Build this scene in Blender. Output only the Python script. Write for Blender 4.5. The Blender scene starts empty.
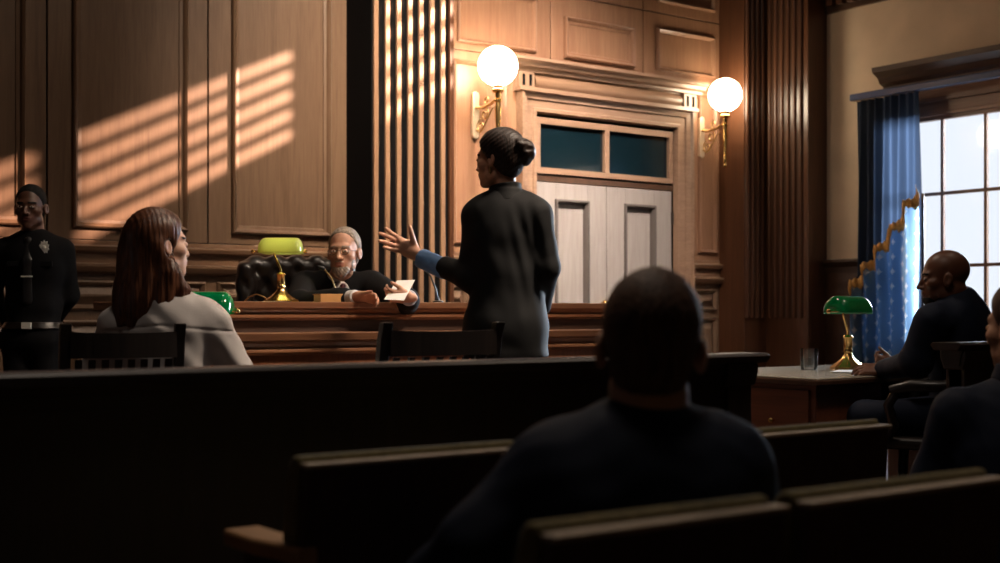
import bpy, bmesh, math, random
import numpy as np
from mathutils import Vector, Matrix
random.seed(7); np.random.seed(7)
SC = bpy.context.scene
COL = SC.collection
# ------------------------------------------------------------------ camera frame
TH = math.radians(35.96); CS, SN = math.cos(TH), math.sin(TH)
FL, HZ, CH = 1279.0, 312.0, 0.95
FWD = np.array([SN, CS, 0.0]); RGT = np.array([CS, -SN, 0.0])
def XR(u, Y):                       # x on the plane y=Y seen at column u
    t = (u - 500) / FL
    return Y * (SN + CS * t) / (CS - SN * t)
def YR(u, X):                       # y on the plane x=X
    t = (u - 500) / FL
    return X * (CS - SN * t) / (SN + CS * t)
def DP(u, Y):
    return Y / (CS - SN * (u - 500) / FL)
def DX(u, X):
    return X / (SN + CS * (u - 500) / FL)
def ZD(v, d): return CH + (HZ - v) / FL * d
def PW(u, v, d):
    p = d * FWD + d * (u - 500) / FL * RGT
    return Vector((p[0], p[1], ZD(v, d)))

cd = bpy.data.cameras.new('camera'); cam = bpy.data.objects.new('camera', cd); COL.objects.link(cam)
cam.location = (0, 0, CH); cam.rotation_euler = (math.pi / 2, 0, -TH)
cd.sensor_width = 36; cd.lens = 36 * FL / 1000; cd.shift_y = (HZ - 281.5) / 1000
cd.clip_start = 0.05
cd.dof.use_dof = True; cd.dof.focus_distance = 5.5; cd.dof.aperture_fstop = 3.0
SC.camera = cam

# ------------------------------------------------------------------ materials
def newmat(name):
    m = bpy.data.materials.new(name); m.use_nodes = True
    nt = m.node_tree; b = nt.nodes['Principled BSDF']
    return m, nt, b
def rgb(*c): return (c[0], c[1], c[2], 1)
def plain(name, c, rough=.5, metal=0, spec=.5, noise=0, nscale=20, bump=0, sheen=0, coat=0, sss=0, trans=0):
    m, nt, b = newmat(name)
    b.inputs['Base Color'].default_value = rgb(*c); b.inputs['Roughness'].default_value = rough
    b.inputs['Metallic'].default_value = metal; b.inputs['Specular IOR Level'].default_value = spec
    if sheen: b.inputs['Sheen Weight'].default_value = sheen; b.inputs['Sheen Roughness'].default_value = .4
    if coat: b.inputs['Coat Weight'].default_value = coat; b.inputs['Coat Roughness'].default_value = .15
    if sss:
        b.inputs['Subsurface Weight'].default_value = sss; b.inputs['Subsurface Radius'].default_value = (.02, .008, .004)
        b.inputs['Subsurface Scale'].default_value = .3
    if trans: b.inputs['Transmission Weight'].default_value = trans
    if noise or bump:
        tc = nt.nodes.new('ShaderNodeTexCoord'); nz = nt.nodes.new('ShaderNodeTexNoise')
        nz.inputs['Scale'].default_value = nscale; nz.inputs['Detail'].default_value = 5
        nt.links.new(tc.outputs['Object'], nz.inputs['Vector'])
        if noise:
            r = nt.nodes.new('ShaderNodeValToRGB')
            r.color_ramp.elements[0].position = .3; r.color_ramp.elements[1].position = .7
            r.color_ramp.elements[0].color = rgb(*[x * (1 - noise) for x in c])
            r.color_ramp.elements[1].color = rgb(*[min(1, x * (1 + noise)) for x in c])
            nt.links.new(nz.outputs['Fac'], r.inputs['Fac']); nt.links.new(r.outputs['Color'], b.inputs['Base Color'])
        if bump:
            bp = nt.nodes.new('ShaderNodeBump'); bp.inputs['Strength'].default_value = bump; bp.inputs['Distance'].default_value = .003
            nt.links.new(nz.outputs['Fac'], bp.inputs['Height']); nt.links.new(bp.outputs['Normal'], b.inputs['Normal'])
    return m
def wood(name, c1, c2, axis='z', rough=.38, scale=1.0, coat=.25):
    m, nt, b = newmat(name)
    tc = nt.nodes.new('ShaderNodeTexCoord'); mp = nt.nodes.new('ShaderNodeMapping')
    s = {'z': (9, 9, .55), 'x': (.55, 9, 9), 'y': (9, .55, 9)}[axis]
    mp.inputs['Scale'].default_value = [k * scale for k in s]
    nt.links.new(tc.outputs['Object'], mp.inputs['Vector'])
    n1 = nt.nodes.new('ShaderNodeTexNoise'); n1.inputs['Scale'].default_value = 1.6; n1.inputs['Detail'].default_value = 6
    n1.inputs['Distortion'].default_value = 1.2
    nt.links.new(mp.outputs['Vector'], n1.inputs['Vector'])
    mp2 = nt.nodes.new('ShaderNodeMapping'); mp2.inputs['Scale'].default_value = [k * 9 * scale for k in s]
    nt.links.new(tc.outputs['Object'], mp2.inputs['Vector'])
    n2 = nt.nodes.new('ShaderNodeTexNoise'); n2.inputs['Scale'].default_value = 1.0; n2.inputs['Detail'].default_value = 3
    nt.links.new(mp2.outputs['Vector'], n2.inputs['Vector'])
    mx = nt.nodes.new('ShaderNodeMath'); mx.operation = 'MULTIPLY_ADD'; mx.inputs[1].default_value = .45
    nt.links.new(n2.outputs['Fac'], mx.inputs[0]); 
    mu = nt.nodes.new('ShaderNodeMath'); mu.operation = 'MULTIPLY'; mu.inputs[1].default_value = .55
    nt.links.new(n1.outputs['Fac'], mu.inputs[0]); nt.links.new(mu.outputs[0], mx.inputs[2])
    r = nt.nodes.new('ShaderNodeValToRGB'); r.color_ramp.elements[0].position = .32; r.color_ramp.elements[1].position = .68
    r.color_ramp.elements[0].color = rgb(*c1); r.color_ramp.elements[1].color = rgb(*c2)
    nt.links.new(mx.outputs[0], r.inputs['Fac']); nt.links.new(r.outputs['Color'], b.inputs['Base Color'])
    b.inputs['Roughness'].default_value = rough; b.inputs['Coat Weight'].default_value = coat; b.inputs['Coat Roughness'].default_value = .25
    bp = nt.nodes.new('ShaderNodeBump'); bp.inputs['Strength'].default_value = .15; bp.inputs['Distance'].default_value = .002
    nt.links.new(mx.outputs[0], bp.inputs['Height']); nt.links.new(bp.outputs['Normal'], b.inputs['Normal'])
    return m
def emit(name, c, s):
    m, nt, b = newmat(name)
    b.inputs['Base Color'].default_value = rgb(*c); b.inputs['Emission Color'].default_value = rgb(*c)
    b.inputs['Emission Strength'].default_value = s; b.inputs['Roughness'].default_value = .2
    return m

M = {}
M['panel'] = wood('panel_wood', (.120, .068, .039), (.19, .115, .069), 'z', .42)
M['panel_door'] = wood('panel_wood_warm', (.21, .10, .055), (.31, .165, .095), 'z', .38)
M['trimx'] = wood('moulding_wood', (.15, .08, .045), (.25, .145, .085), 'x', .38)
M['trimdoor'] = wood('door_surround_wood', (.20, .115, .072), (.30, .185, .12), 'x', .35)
M['dark'] = wood('dark_wood', (.035, .017, .010), (.075, .036, .020), 'z', .3)
M['darkx'] = wood('dark_wood_long', (.035, .017, .010), (.075, .036, .020), 'x', .3)
M['darky'] = wood('dark_wood_deep', (.030, .016, .010), (.07, .035, .020), 'y', .3)
M['pil'] = wood('reeded_wood', (.068, .025, .011), (.115, .045, .020), 'z', .35)
M['slat'] = wood('slat_wood', (.27, .15, .085), (.38, .225, .135), 'z', .4)
M['void'] = plain('black_backing', (.004, .004, .0045), .9, spec=.08)
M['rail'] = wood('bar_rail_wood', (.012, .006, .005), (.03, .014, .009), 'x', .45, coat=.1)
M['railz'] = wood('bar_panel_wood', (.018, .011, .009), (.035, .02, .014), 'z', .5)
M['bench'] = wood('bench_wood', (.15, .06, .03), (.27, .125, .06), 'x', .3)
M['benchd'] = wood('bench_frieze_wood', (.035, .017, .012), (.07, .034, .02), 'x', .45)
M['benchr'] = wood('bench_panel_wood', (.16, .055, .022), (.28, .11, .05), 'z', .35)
M['door'] = wood('door_paint_wood', (.215, .185, .168), (.285, .25, .23), 'z', .4, coat=.1)
M['glassdark'] = plain('dark_transom_glass', (.003, .010, .014), .12, spec=.6)
M['plaster'] = plain('beige_plaster', (.62, .47, .33), .85, noise=.10, nscale=3, bump=.1)
M['floor'] = wood('floor_wood', (.05, .028, .018), (.10, .055, .035), 'x', .35)
M['ceil'] = plain('ceiling_paint', (.30, .26, .22), .9, noise=.05)
M['brass'] = plain('brass', (.72, .46, .17), .24, metal=1)
M['brassd'] = plain('aged_brass', (.62, .42, .20), .34, metal=1, noise=.2, nscale=30)
M['ivory'] = plain('ivory_metal', (.75, .62, .45), .35, metal=.5)
M['globe'] = emit('opal_globe_glass', (1.0, .82, .58), 26.0)
M['chair'] = wood('black_stained_wood', (.008, .006, .006), (.022, .016, .014), 'z', .35)
M['leather'] = plain('black_leather', (.010, .007, .006), .33, spec=.5, bump=.25, nscale=90)
M['seatwood'] = wood('seat_back_wood', (.055, .033, .026), (.09, .055, .042), 'z', .5, coat=.05)
M['seatedge'] = plain('pale_edge_wood', (.50, .40, .30), .45, noise=.15)
M['armwood'] = wood('armrest_wood', (.42, .22, .10), (.58, .33, .17), 'y', .4)
M['olive'] = plain('olive_velvet', (.16, .125, .045), .8, noise=.25, nscale=60, sheen=.2)
M['shadegreen'] = None
M['paper'] = plain('white_paper', (.78, .76, .72), .7)
M['black'] = plain('black_metal', (.012, .012, .013), .4)
M['iron'] = plain('painted_iron', (.05, .04, .035), .4, metal=.6)
M['suit'] = plain('black_suit_cloth', (.0065, .0068, .0075), .75, bump=.15, nscale=300, spec=.25)
M['navy'] = plain('navy_suit_cloth', (.008, .013, .030), .75, spec=.25, bump=.15, nscale=300)
M['robe'] = plain('black_robe_cloth', (.005, .005, .0055), .85, spec=.15)
M['police'] = plain('black_uniform_cloth', (.005, .005, .006), .85, spec=.12)
M['white'] = plain('white_shirt_cloth', (.48, .45, .44), .75, sheen=.1, bump=.1, nscale=200)
M['blueshirt'] = plain('blue_shirt_cloth', (.12, .26, .52), .7, sheen=.2, bump=.15, nscale=200)
M['tie'] = plain('striped_tie', (.10, .03, .035), .5)
M['skin'] = plain('light_skin', (.56, .32, .22), .5, sss=.12, noise=.08, nscale=25)
M['skinwarm'] = plain('ruddy_skin', (.52, .27, .175), .5, sss=.12, noise=.12, nscale=30)
M['skindark'] = plain('deep_brown_skin', (.10, .042, .025), .42, sss=.08, noise=.1, nscale=30)
M['skinbrown'] = plain('brown_skin', (.15, .058, .032), .42, sss=.08, noise=.1, nscale=30)
M['lipl'] = plain('lips_pale', (.42, .17, .13), .4)
M['lipd'] = plain('lips_dark', (.10, .035, .028), .4)
M['eyew'] = plain('eye_white', (.7, .68, .64), .2)
M['eyed'] = plain('eye_iris', (.02, .013, .01), .15)
def hairmat(name, c1, c2, rough=.4):
    m, nt, b = newmat(name)
    tc = nt.nodes.new('ShaderNodeTexCoord'); mp = nt.nodes.new('ShaderNodeMapping'); mp.inputs['Scale'].default_value = (160, 160, 9)
    nz = nt.nodes.new('ShaderNodeTexNoise'); nz.inputs['Scale'].default_value = 1; nz.inputs['Detail'].default_value = 3
    nt.links.new(tc.outputs['Object'], mp.inputs['Vector']); nt.links.new(mp.outputs['Vector'], nz.inputs['Vector'])
    r = nt.nodes.new('ShaderNodeValToRGB'); r.color_ramp.elements[0].position = .35; r.color_ramp.elements[1].position = .65
    r.color_ramp.elements[0].color = rgb(*c1); r.color_ramp.elements[1].color = rgb(*c2)
    nt.links.new(nz.outputs['Fac'], r.inputs['Fac']); nt.links.new(r.outputs['Color'], b.inputs['Base Color'])
    bp = nt.nodes.new('ShaderNodeBump'); bp.inputs['Strength'].default_value = .6; bp.inputs['Distance'].default_value = .003
    nt.links.new(nz.outputs['Fac'], bp.inputs['Height']); nt.links.new(bp.outputs['Normal'], b.inputs['Normal'])
    b.inputs['Roughness'].default_value = rough; b.inputs['Specular IOR Level'].default_value = .3
    return m
M['hairauburn'] = hairmat('auburn_hair', (.035, .012, .007), (.12, .045, .021))
M['hairdark'] = hairmat('dark_brown_hair', (.007, .004, .003), (.024, .011, .007), .5)
M['hairgrey'] = hairmat('grey_hair', (.20, .155, .12), (.38, .31, .25), .6)
M['hairblack'] = hairmat('black_hair', (.003, .0025, .0025), (.007, .006, .0055), .8)
M['hairbrown'] = hairmat('brown_short_hair', (.05, .026, .017), (.13, .068, .042), .6)
# banker lamp shade: glossy green glass that lets its bulb through
def glassgreen(name, c, tr):
    m, nt, b = newmat(name)
    b.inputs['Base Color'].default_value = rgb(*c); b.inputs['Roughness'].default_value = .12
    b.inputs['Coat Weight'].default_value = .8; b.inputs['Coat Roughness'].default_value = .05
    tl = nt.nodes.new('ShaderNodeBsdfTranslucent'); tl.inputs['Color'].default_value = rgb(*tr)
    mx = nt.nodes.new('ShaderNodeMixShader'); mx.inputs[0].default_value = .45
    out = nt.nodes['Material Output']
    nt.links.new(b.outputs[0], mx.inputs[1]); nt.links.new(tl.outputs[0], mx.inputs[2]); nt.links.new(mx.outputs[0], out.inputs['Surface'])
    return m
M['shadegreen'] = glassgreen('green_glass', (.0, .23, .075), (.05, .55, .2))
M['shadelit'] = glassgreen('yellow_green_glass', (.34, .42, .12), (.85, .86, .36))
def thinglass(name, tint, ior):
    m = bpy.data.materials.new(name); m.use_nodes = True; nt = m.node_tree
    for n in list(nt.nodes): nt.nodes.remove(n)
    o = nt.nodes.new('ShaderNodeOutputMaterial'); t = nt.nodes.new('ShaderNodeBsdfTransparent'); t.inputs[0].default_value = rgb(*tint)
    g = nt.nodes.new('ShaderNodeBsdfGlossy'); g.inputs['Roughness'].default_value = .04
    fr = nt.nodes.new('ShaderNodeFresnel'); fr.inputs['IOR'].default_value = ior; mx = nt.nodes.new('ShaderNodeMixShader')
    nt.links.new(fr.outputs[0], mx.inputs[0]); nt.links.new(t.outputs[0], mx.inputs[1]); nt.links.new(g.outputs[0], mx.inputs[2]); nt.links.new(mx.outputs[0], o.inputs[0])
    return m
M['glass'] = thinglass('clear_glass', (.95, .96, .96), 1.6)
M['water'] = thinglass('water', (.90, .93, .94), 1.5)
# window pane: clear, thin
m = bpy.data.materials.new('window_glass'); m.use_nodes = True; nt = m.node_tree
for n in list(nt.nodes): nt.nodes.remove(n)
o_ = nt.nodes.new('ShaderNodeOutputMaterial'); tr = nt.nodes.new('ShaderNodeBsdfTransparent'); gl = nt.nodes.new('ShaderNodeBsdfGlossy'); gl.inputs['Roughness'].default_value = .03
mx = nt.nodes.new('ShaderNodeMixShader'); mx.inputs[0].default_value = .012
nt.links.new(tr.outputs[0], mx.inputs[1]); nt.links.new(gl.outputs[0], mx.inputs[2]); nt.links.new(mx.outputs[0], o_.inputs[0])
M['pane'] = m
# thin cloths that glow where daylight falls on their far side
def cloth_trans(name, c, t, fac, uvstars=False):
    m, nt, b = newmat(name)
    b.inputs['Base Color'].default_value = rgb(*c); b.inputs['Roughness'].default_value = .8
    tl = nt.nodes.new('ShaderNodeBsdfTranslucent'); tl.inputs['Color'].default_value = rgb(*t)
    mx = nt.nodes.new('ShaderNodeMixShader'); mx.inputs[0].default_value = fac
    out = nt.nodes['Material Output']
    nt.links.new(b.outputs[0], mx.inputs[1]); nt.links.new(tl.outputs[0], mx.inputs[2]); nt.links.new(mx.outputs[0], out.inputs['Surface'])
    if uvstars:
        uv = nt.nodes.new('ShaderNodeUVMap'); sep = nt.nodes.new('ShaderNodeSeparateXYZ'); nt.links.new(uv.outputs[0], sep.inputs[0])
        def math_(op, a, bb=None):
            n = nt.nodes.new('ShaderNodeMath'); n.operation = op
            for i, v in enumerate((a, bb)):
                if v is None: continue
                if isinstance(v, (int, float)): n.inputs[i].default_value = v
                else: nt.links.new(v, n.inputs[i])
            return n.outputs[0]
        fl = math_('FLOOR', sep.outputs[0]); par = math_('MULTIPLY', math_('MODULO', fl, 2.0), .5)
        fx = math_('ABSOLUTE', math_('SUBTRACT', math_('FRACT', sep.outputs[0]), .5))
        fy = math_('ABSOLUTE', math_('SUBTRACT', math_('FRACT', math_('ADD', sep.outputs[1], par)), .5))
        star = math_('LESS_THAN', math_('ADD', math_('POWER', fx, .7), math_('POWER', fy, .7)), .42)
        for base, inp, wc in ((c, b.inputs['Base Color'], (.7, .7, .7)), (t, tl.inputs['Color'], (.95, .95, .95))):
            mc = nt.nodes.new('ShaderNodeMix'); mc.data_type = 'RGBA'
            mc.inputs[6].default_value = rgb(*base); mc.inputs[7].default_value = rgb(*wc)
            nt.links.new(star, mc.inputs[0]); nt.links.new(mc.outputs[2], inp)
    return m
M['curtain'] = cloth_trans('blue_curtain_cloth', (.018, .032, .058), (.11, .16, .26), .20)
M['flag'] = cloth_trans('starred_flag_cloth', (.014, .045, .10), (.36, .58, .85), .72, True)
M['gold'] = plain('gold_fringe', (.62, .33, .09), .55, metal=.25, noise=.25, nscale=70)

# ------------------------------------------------------------------ mesh helpers
def fin(o, label=None, cat=None, group=None, kind=None):
    if label: o['label'] = label
    if cat: o['category'] = cat
    if group: o['group'] = group
    if kind: o['kind'] = kind
    return o
def empty(name, loc, rz=0, label=None, cat=None, group=None):
    o = bpy.data.objects.new(name, None); COL.objects.link(o); o.location = loc; o.rotation_euler = (0, 0, rz)
    o.empty_display_size = .1
    return fin(o, label, cat, group)
class MB:
    def __init__(s): s.v = []; s.f = []; s.mi = []; s.m = 0; s.T = Matrix.Identity(4)
    def add(s, vs, fs):
        n = len(s.v); s.v += [s.T @ Vector(p) for p in vs]; s.f += [[i + n for i in f] for f in fs]; s.mi += [s.m] * len(fs)
    def box(s, x0, x1, y0, y1, z0, z1):
        s.add([(x0,y0,z0),(x1,y0,z0),(x1,y1,z0),(x0,y1,z0),(x0,y0,z1),(x1,y0,z1),(x1,y1,z1),(x0,y1,z1)],
              [(0,3,2,1),(4,5,6,7),(0,1,5,4),(1,2,6,5),(2,3,7,6),(3,0,4,7)]); return s
    def ringY(s, x0, x1, z0, z1, yw, prof):
        """picture-frame moulding on a wall facing -y; prof = [(inset, height)], swept and mitred"""
        vs = []; n = len(prof)
        for (o, h) in prof:
            vs += [(x0+o, yw-h, z0+o), (x1-o, yw-h, z0+o), (x1-o, yw-h, z1-o), (x0+o, yw-h, z1-o)]
        fs = []
        for i in range(n-1):
            for k in range(4):
                a, b2 = i*4+k, i*4+(k+1) % 4
                fs.append((a, b2, b2+4, a+4))
        s.add(vs, fs); return s
    def prismX(s, prof, x0, x1, close=True):          # prof in (y,z)
        n = len(prof); vs = [(x0, y, z) for y, z in prof] + [(x1, y, z) for y, z in prof]
        fs = [(i, (i+1) % n, (i+1) % n + n, i+n) for i in range(n)]
        fs += [list(range(n))[::-1], [i+n for i in range(n)]]
        s.add(vs, fs); return s
    def prismY(s, prof, y0, y1):                      # prof in (x,z)
        n = len(prof); vs = [(x, y0, z) for x, z in prof] + [(x, y1, z) for x, z in prof]
        fs = [(i, (i+1) % n, (i+1) % n + n, i+n) for i in range(n)] + [list(range(n))[::-1], [i+n for i in range(n)]]
        s.add(vs, fs); return s
    def prismZ(s, prof, z0, z1):                      # prof in (x,y)
        n = len(prof); vs = [(x, y, z0) for x, y in prof] + [(x, y, z1) for x, y in prof]
        fs = [(i, (i+1) % n, (i+1) % n + n, i+n) for i in range(n)] + [list(range(n))[::-1], [i+n for i in range(n)]]
        s.add(vs, fs); return s
    def tube(s, pts, rad, seg=12, cap=True):
        pts = [Vector(p) for p in pts]; n = len(pts)
        if not isinstance(rad, (list, tuple)): rad = [rad] * n
        vs = []; up = None
        for i, p in enumerate(pts):
            t = (pts[min(i+1, n-1)] - pts[max(i-1, 0)]).normalized()
            if up is None:
                up = Vector((0, 0, 1)) if abs(t.z) < .9 else Vector((1, 0, 0))
            a = t.cross(up).normalized(); b2 = a.cross(t).normalized(); up = b2
            for k in range(seg):
                w = 2 * math.pi * k / seg; vs.append(p + (a * math.cos(w) + b2 * math.sin(w)) * rad[i])
        fs = [(i*seg+k, i*seg+(k+1) % seg, (i+1)*seg+(k+1) % seg, (i+1)*seg+k) for i in range(n-1) for k in range(seg)]
        if cap: fs += [list(range(seg))[::-1], [(n-1)*seg+k for k in range(seg)]]
        s.add(vs, fs); return s
    def lathe(s, prof, c=(0,0,0), seg=32, sx=1, sy=1):           # prof (r,z)
        vs = []; n = len(prof)
        for r, z in prof:
            for k in range(seg):
                w = 2*math.pi*k/seg; vs.append((c[0]+r*math.cos(w)*sx, c[1]+r*math.sin(w)*sy, c[2]+z))
        fs = [(i*seg+k, i*seg+(k+1) % seg, (i+1)*seg+(k+1) % seg, (i+1)*seg+k) for i in range(n-1) for k in range(seg)]
        s.add(vs, fs); return s
    def sphere(s, c, r, seg=24, rings=14, sc=(1,1,1)):
        vs = []; fs = []
        for i in range(rings+1):
            p = math.pi*i/rings
            for k in range(seg):
                w = 2*math.pi*k/seg
                vs.append((c[0]+r*sc[0]*math.sin(p)*math.cos(w), c[1]+r*sc[1]*math.sin(p)*math.sin(w), c[2]+r*sc[2]*math.cos(p)))
        for i in range(rings):
            for k in range(seg): fs.append((i*seg+k, (i+1)*seg+k, (i+1)*seg+(k+1) % seg, i*seg+(k+1) % seg))
        s.add(vs, fs); return s
    def grid(s, fn, nu, nv):
        vs = [fn(i/nu, j/nv) for j in range(nv+1) for i in range(nu+1)]
        fs = [(j*(nu+1)+i, j*(nu+1)+i+1, (j+1)*(nu+1)+i+1, (j+1)*(nu+1)+i) for j in range(nv) for i in range(nu)]
        s.add(vs, fs); return s
    def build(s, name, mat, parent=None, bevel=0, smooth=False, seg=2, solid=0, auto=True):
        me = bpy.data.meshes.new(name); me.from_pydata([tuple(p) for p in s.v], [], s.f)
        for m_ in (mat if isinstance(mat, (list, tuple)) else [mat]): me.materials.append(m_)
        for p, i in zip(me.polygons, s.mi): p.material_index = i
        bm = bmesh.new(); bm.from_mesh(me); bmesh.ops.remove_doubles(bm, verts=bm.verts, dist=1e-6)
        if not solid: bmesh.ops.recalc_face_normals(bm, faces=bm.faces)
        bm.to_mesh(me); bm.free()
        o = bpy.data.objects.new(name, me); COL.objects.link(o)
        if parent: o.parent = parent
        if smooth:
            me.polygons.foreach_set('use_smooth', [True]*len(me.polygons))
            try: me.set_sharp_from_angle(angle=math.radians(38))
            except Exception: pass
        if solid:
            md = o.modifiers.new('solid', 'SOLIDIFY'); md.thickness = solid; md.offset = 0
        if bevel:
            md = o.modifiers.new('bevel', 'BEVEL'); md.width = bevel; md.segments = seg; md.limit_method = 'ANGLE'; md.angle_limit = math.radians(35)
        return o
def copy_tree(o, parent=None):
    c = o.copy(); COL.objects.link(c); c.parent = parent
    for ch in list(o.children): copy_tree(ch, c)
    return c
# ================================================================== the room
YW = 8.0; XWR = 8.71; XWL = -2.2; YWF = -2.6; ZC = 5.6; GZ = -0.22; YSTEP = 2.62
def st(o): o['kind'] = 'structure'; return o
RIDGE = [(0, .0), (.003, .030), (.012, .040), (.024, .030), (.034, .012), (.055, .008), (.058, .0)]
SOFT = [(0, .0), (.004, .022), (.014, .030), (.024, .020), (.034, .008), (.036, .0)]
# ---- floor: well of the court and the lower gallery
mb = MB(); mb.box(XWL-.2, XWR+.2, YSTEP, YW+.2, -.4, 0); mb.box(XWL-.2, XWR+.2, YWF-.2, YSTEP, -.6, GZ)
st(mb.build('floor', M['floor']))
mb = MB(); mb.box(XWL-.2, XWR+.2, YWF-.2, YW+.2, ZC, ZC+.15); st(mb.build('ceiling', M['ceil']))
# ---- back wall with a door opening
DX0, DX1, DZ1 = 6.136, 7.637, 2.52
mb = MB(); mb.box(XWL-.2, DX0, YW+.02, YW+.2, GZ, ZC); mb.box(DX1, XWR+.2, YW+.02, YW+.2, GZ, ZC); mb.box(DX0, DX1, YW+.02, YW+.2, DZ1, ZC)
wb = st(mb.build('wall_back', M['void']))
def board(x0, x1, z0, z1, mat='panel', th=.02, g=.005):
    b_ = MB(); b_.box(x0+g, x1-g, YW-0.0, YW+.02, z0+g, z1-g)
    return b_.build('wall_panel', M[mat], wb, bevel=.003)
def frame(x0, x1, z0, z1, prof=RIDGE, mat='panel', field=.0, par=None):
    b_ = MB(); b_.ringY(x0, x1, z0, z1, YW, prof)
    if field:
        b_.ringY(x0+.09, x1-.09, z0+.09, z1-.09, YW, [(0, 0), (.03, field), (.031, field)])
        b_.add([(x0+.12, YW-field, z0+.12), (x1-.12, YW-field, z0+.12), (x1-.12, YW-field, z1-.12), (x0+.12, YW-field, z1-.12)], [(0,1,2,3)])
    return b_.build('panel_moulding', M[mat], par or wb)
RZ = 1.40                                     # underside of the tall panelling
def X8(u): return XR(u, YW)
ed = [XWL, X8(-150), X8(-60), X8(47), X8(208), X8(331), 4.47]
for a, b_ in zip(ed[:-1], ed[1:]): board(a, b_, RZ, ZC)
for (u0, u1) in ((-140, -75), (-52, 25), (72, 187), (231, 330)):
    frame(X8(u0), X8(u1), 1.475, 4.6)
# rail + wainscot, left part
def rail_prof(z): return [(YW, z-.03), (YW-.02, z-.03), (YW-.035, z-.01), (YW-.03, z+.0), (YW-.055, z+.015), (YW-.055, z+.03), (YW, z+.04)]
def wainscot(x0, x1, name_n):
    mb = MB(); mb.box(x0, x1, YW-.012, YW+.02, 1.245, RZ); mb.prismX([(YW-.01, 1.32), (YW-.05, 1.335), (YW-.06, 1.36), (YW-.01, 1.375)], x0, x1)
    mb.build('rail_board', M['trimx'], wb, bevel=.003)
    mb = MB(); mb.prismX([(YW, 1.19), (YW-.05, 1.205), (YW-.07, 1.235), (YW-.07, 1.25), (YW, 1.26)], x0, x1); mb.build('chair_rail', M['trimx'], wb)
    mb = MB(); mb.box(x0, x1, YW-.0, YW+.02, 0, 1.19); mb.build('dado_board', M['panel'], wb)
    n = max(1, round((x1-x0)/.52)); w = (x1-x0)/n
    for i in range(n):
        a, b2 = x0+i*w+.04, x0+(i+1)*w-.04
        for z0, z1 in ((.96, 1.15), (.2, .90)):
            mb = MB(); mb.ringY(a, b2, z0, z1, YW, SOFT)
            q = min(.09, (z1-z0)*.42)
            mb.ringY(a+.04, b2-.04, z0+.04, z1-.04, YW, [(0, 0), (q*.6, .035), (q*.6+.001, .035)])
            e = .04+q*.6
            mb.add([(a+e, YW-.035, z0+e), (b2-e, YW-.035, z0+e), (b2-e, YW-.035, z1-e), (a+e, YW-.035, z1-e)], [(0,1,2,3)])
            mb.build('dado_panel', M['panel'], wb)
wainscot(XWL, 4.455, 0); wainscot(5.12, 5.94, 1); wainscot(7.84, 8.19, 2)
mb = MB(); mb.box(XWL, DX0-.2, YW-.03, YW+.02, 0, .16); mb.box(DX1+.2, 8.2, YW-.03, YW+.02, 0, .16)
st(mb.build('baseboard_back', M['dark'], bevel=.006))
# ---- door side of the back wall
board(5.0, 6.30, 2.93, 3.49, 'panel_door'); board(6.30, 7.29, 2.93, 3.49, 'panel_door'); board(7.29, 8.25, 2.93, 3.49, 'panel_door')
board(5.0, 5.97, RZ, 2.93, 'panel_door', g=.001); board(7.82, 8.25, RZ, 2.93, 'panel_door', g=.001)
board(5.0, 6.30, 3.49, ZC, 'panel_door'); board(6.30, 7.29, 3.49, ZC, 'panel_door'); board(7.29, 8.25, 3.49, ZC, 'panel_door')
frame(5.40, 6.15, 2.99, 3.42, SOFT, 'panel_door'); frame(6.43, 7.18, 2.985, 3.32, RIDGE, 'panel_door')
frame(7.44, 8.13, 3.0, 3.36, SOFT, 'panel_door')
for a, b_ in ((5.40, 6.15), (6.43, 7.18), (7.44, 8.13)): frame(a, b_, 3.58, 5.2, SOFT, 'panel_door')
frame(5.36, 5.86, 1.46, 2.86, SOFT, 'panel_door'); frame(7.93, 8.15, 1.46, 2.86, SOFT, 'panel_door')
# ---- door surround (trim) and doors
mb = MB()
y = YW
mb.prismX([(y, 2.93), (y-.15, 2.925), (y-.155, 2.90), (y-.125, 2.885), (y-.11, 2.86), (y-.075, 2.85), (y-.07, 2.825), (y-.035, 2.82), (y, 2.82)], 5.86, 7.92)
mb.box(5.93, 7.85, y-.035, y, 2.69, 2.82)
cor = mb.build('trim_1', M['trimdoor'], bevel=.002); st(cor)
mb = MB()                                        # swelling frieze
pr = [(y-.035, 2.815)] + [(y-.035-.035*math.sin(math.pi*k/10), 2.815-.12*k/10) for k in range(1, 10)] + [(y-.035, 2.695)]
mb.prismX(pr, 6.10, 7.68); mb.build('frieze', M['trimx'], cor, smooth=True)
for xc in (6.01, 7.77):
    mb = MB(); mb.box(xc-.075, xc+.075, y-.075, y-.03, 2.69, 2.82); mb.build('frieze_block', M['trimdoor'], cor, bevel=.004)
    for dx in (-.033, .033):
        mb = MB(); mb.box(xc+dx-.012, xc+dx+.012, y-.079, y-.07, 2.712, 2.80); mb.build('frieze_slot_shade', M['void'], cor)  # black strips on the block face, slot shade put into the colour
mb = MB()
AP = [(.0, .0), (.0, .085), (.02, .085), (.03, .062), (.07, .055), (.075, .04), (.13, .035), (.14, .05), (.165, .05), (.176, .0)]
def arch(mb, x0, x1, zt, prof):
    """architrave with mitred top corners, legs run to the floor"""
    vs = []
    for o, h in prof: vs += [(x0+o, y-h, 0), (x0+o, y-h, zt-o), (x1-o, y-h, zt-o), (x1-o, y-h, 0)]
    fs = []
    for i in range(len(prof)-1):
        for k in range(3): a = i*4+k; fs.append((a, a+1, a+5, a+4))
    mb.add(vs, fs)
arch(mb, DX0-.176, DX1+.176, 2.69, AP)
mb.box(DX0-.21, DX1+.21, y-.10, y, 2.67, 2.70)
mb.build('trim_2', [M['trimdoor']], bevel=0); st(bpy.data.objects['trim_2'])
M['beadshade'] = plain('door_bead_shade', (.085, .07, .062), .5)  # darker than the door: shadow outline of the panels put into the colour
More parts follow.
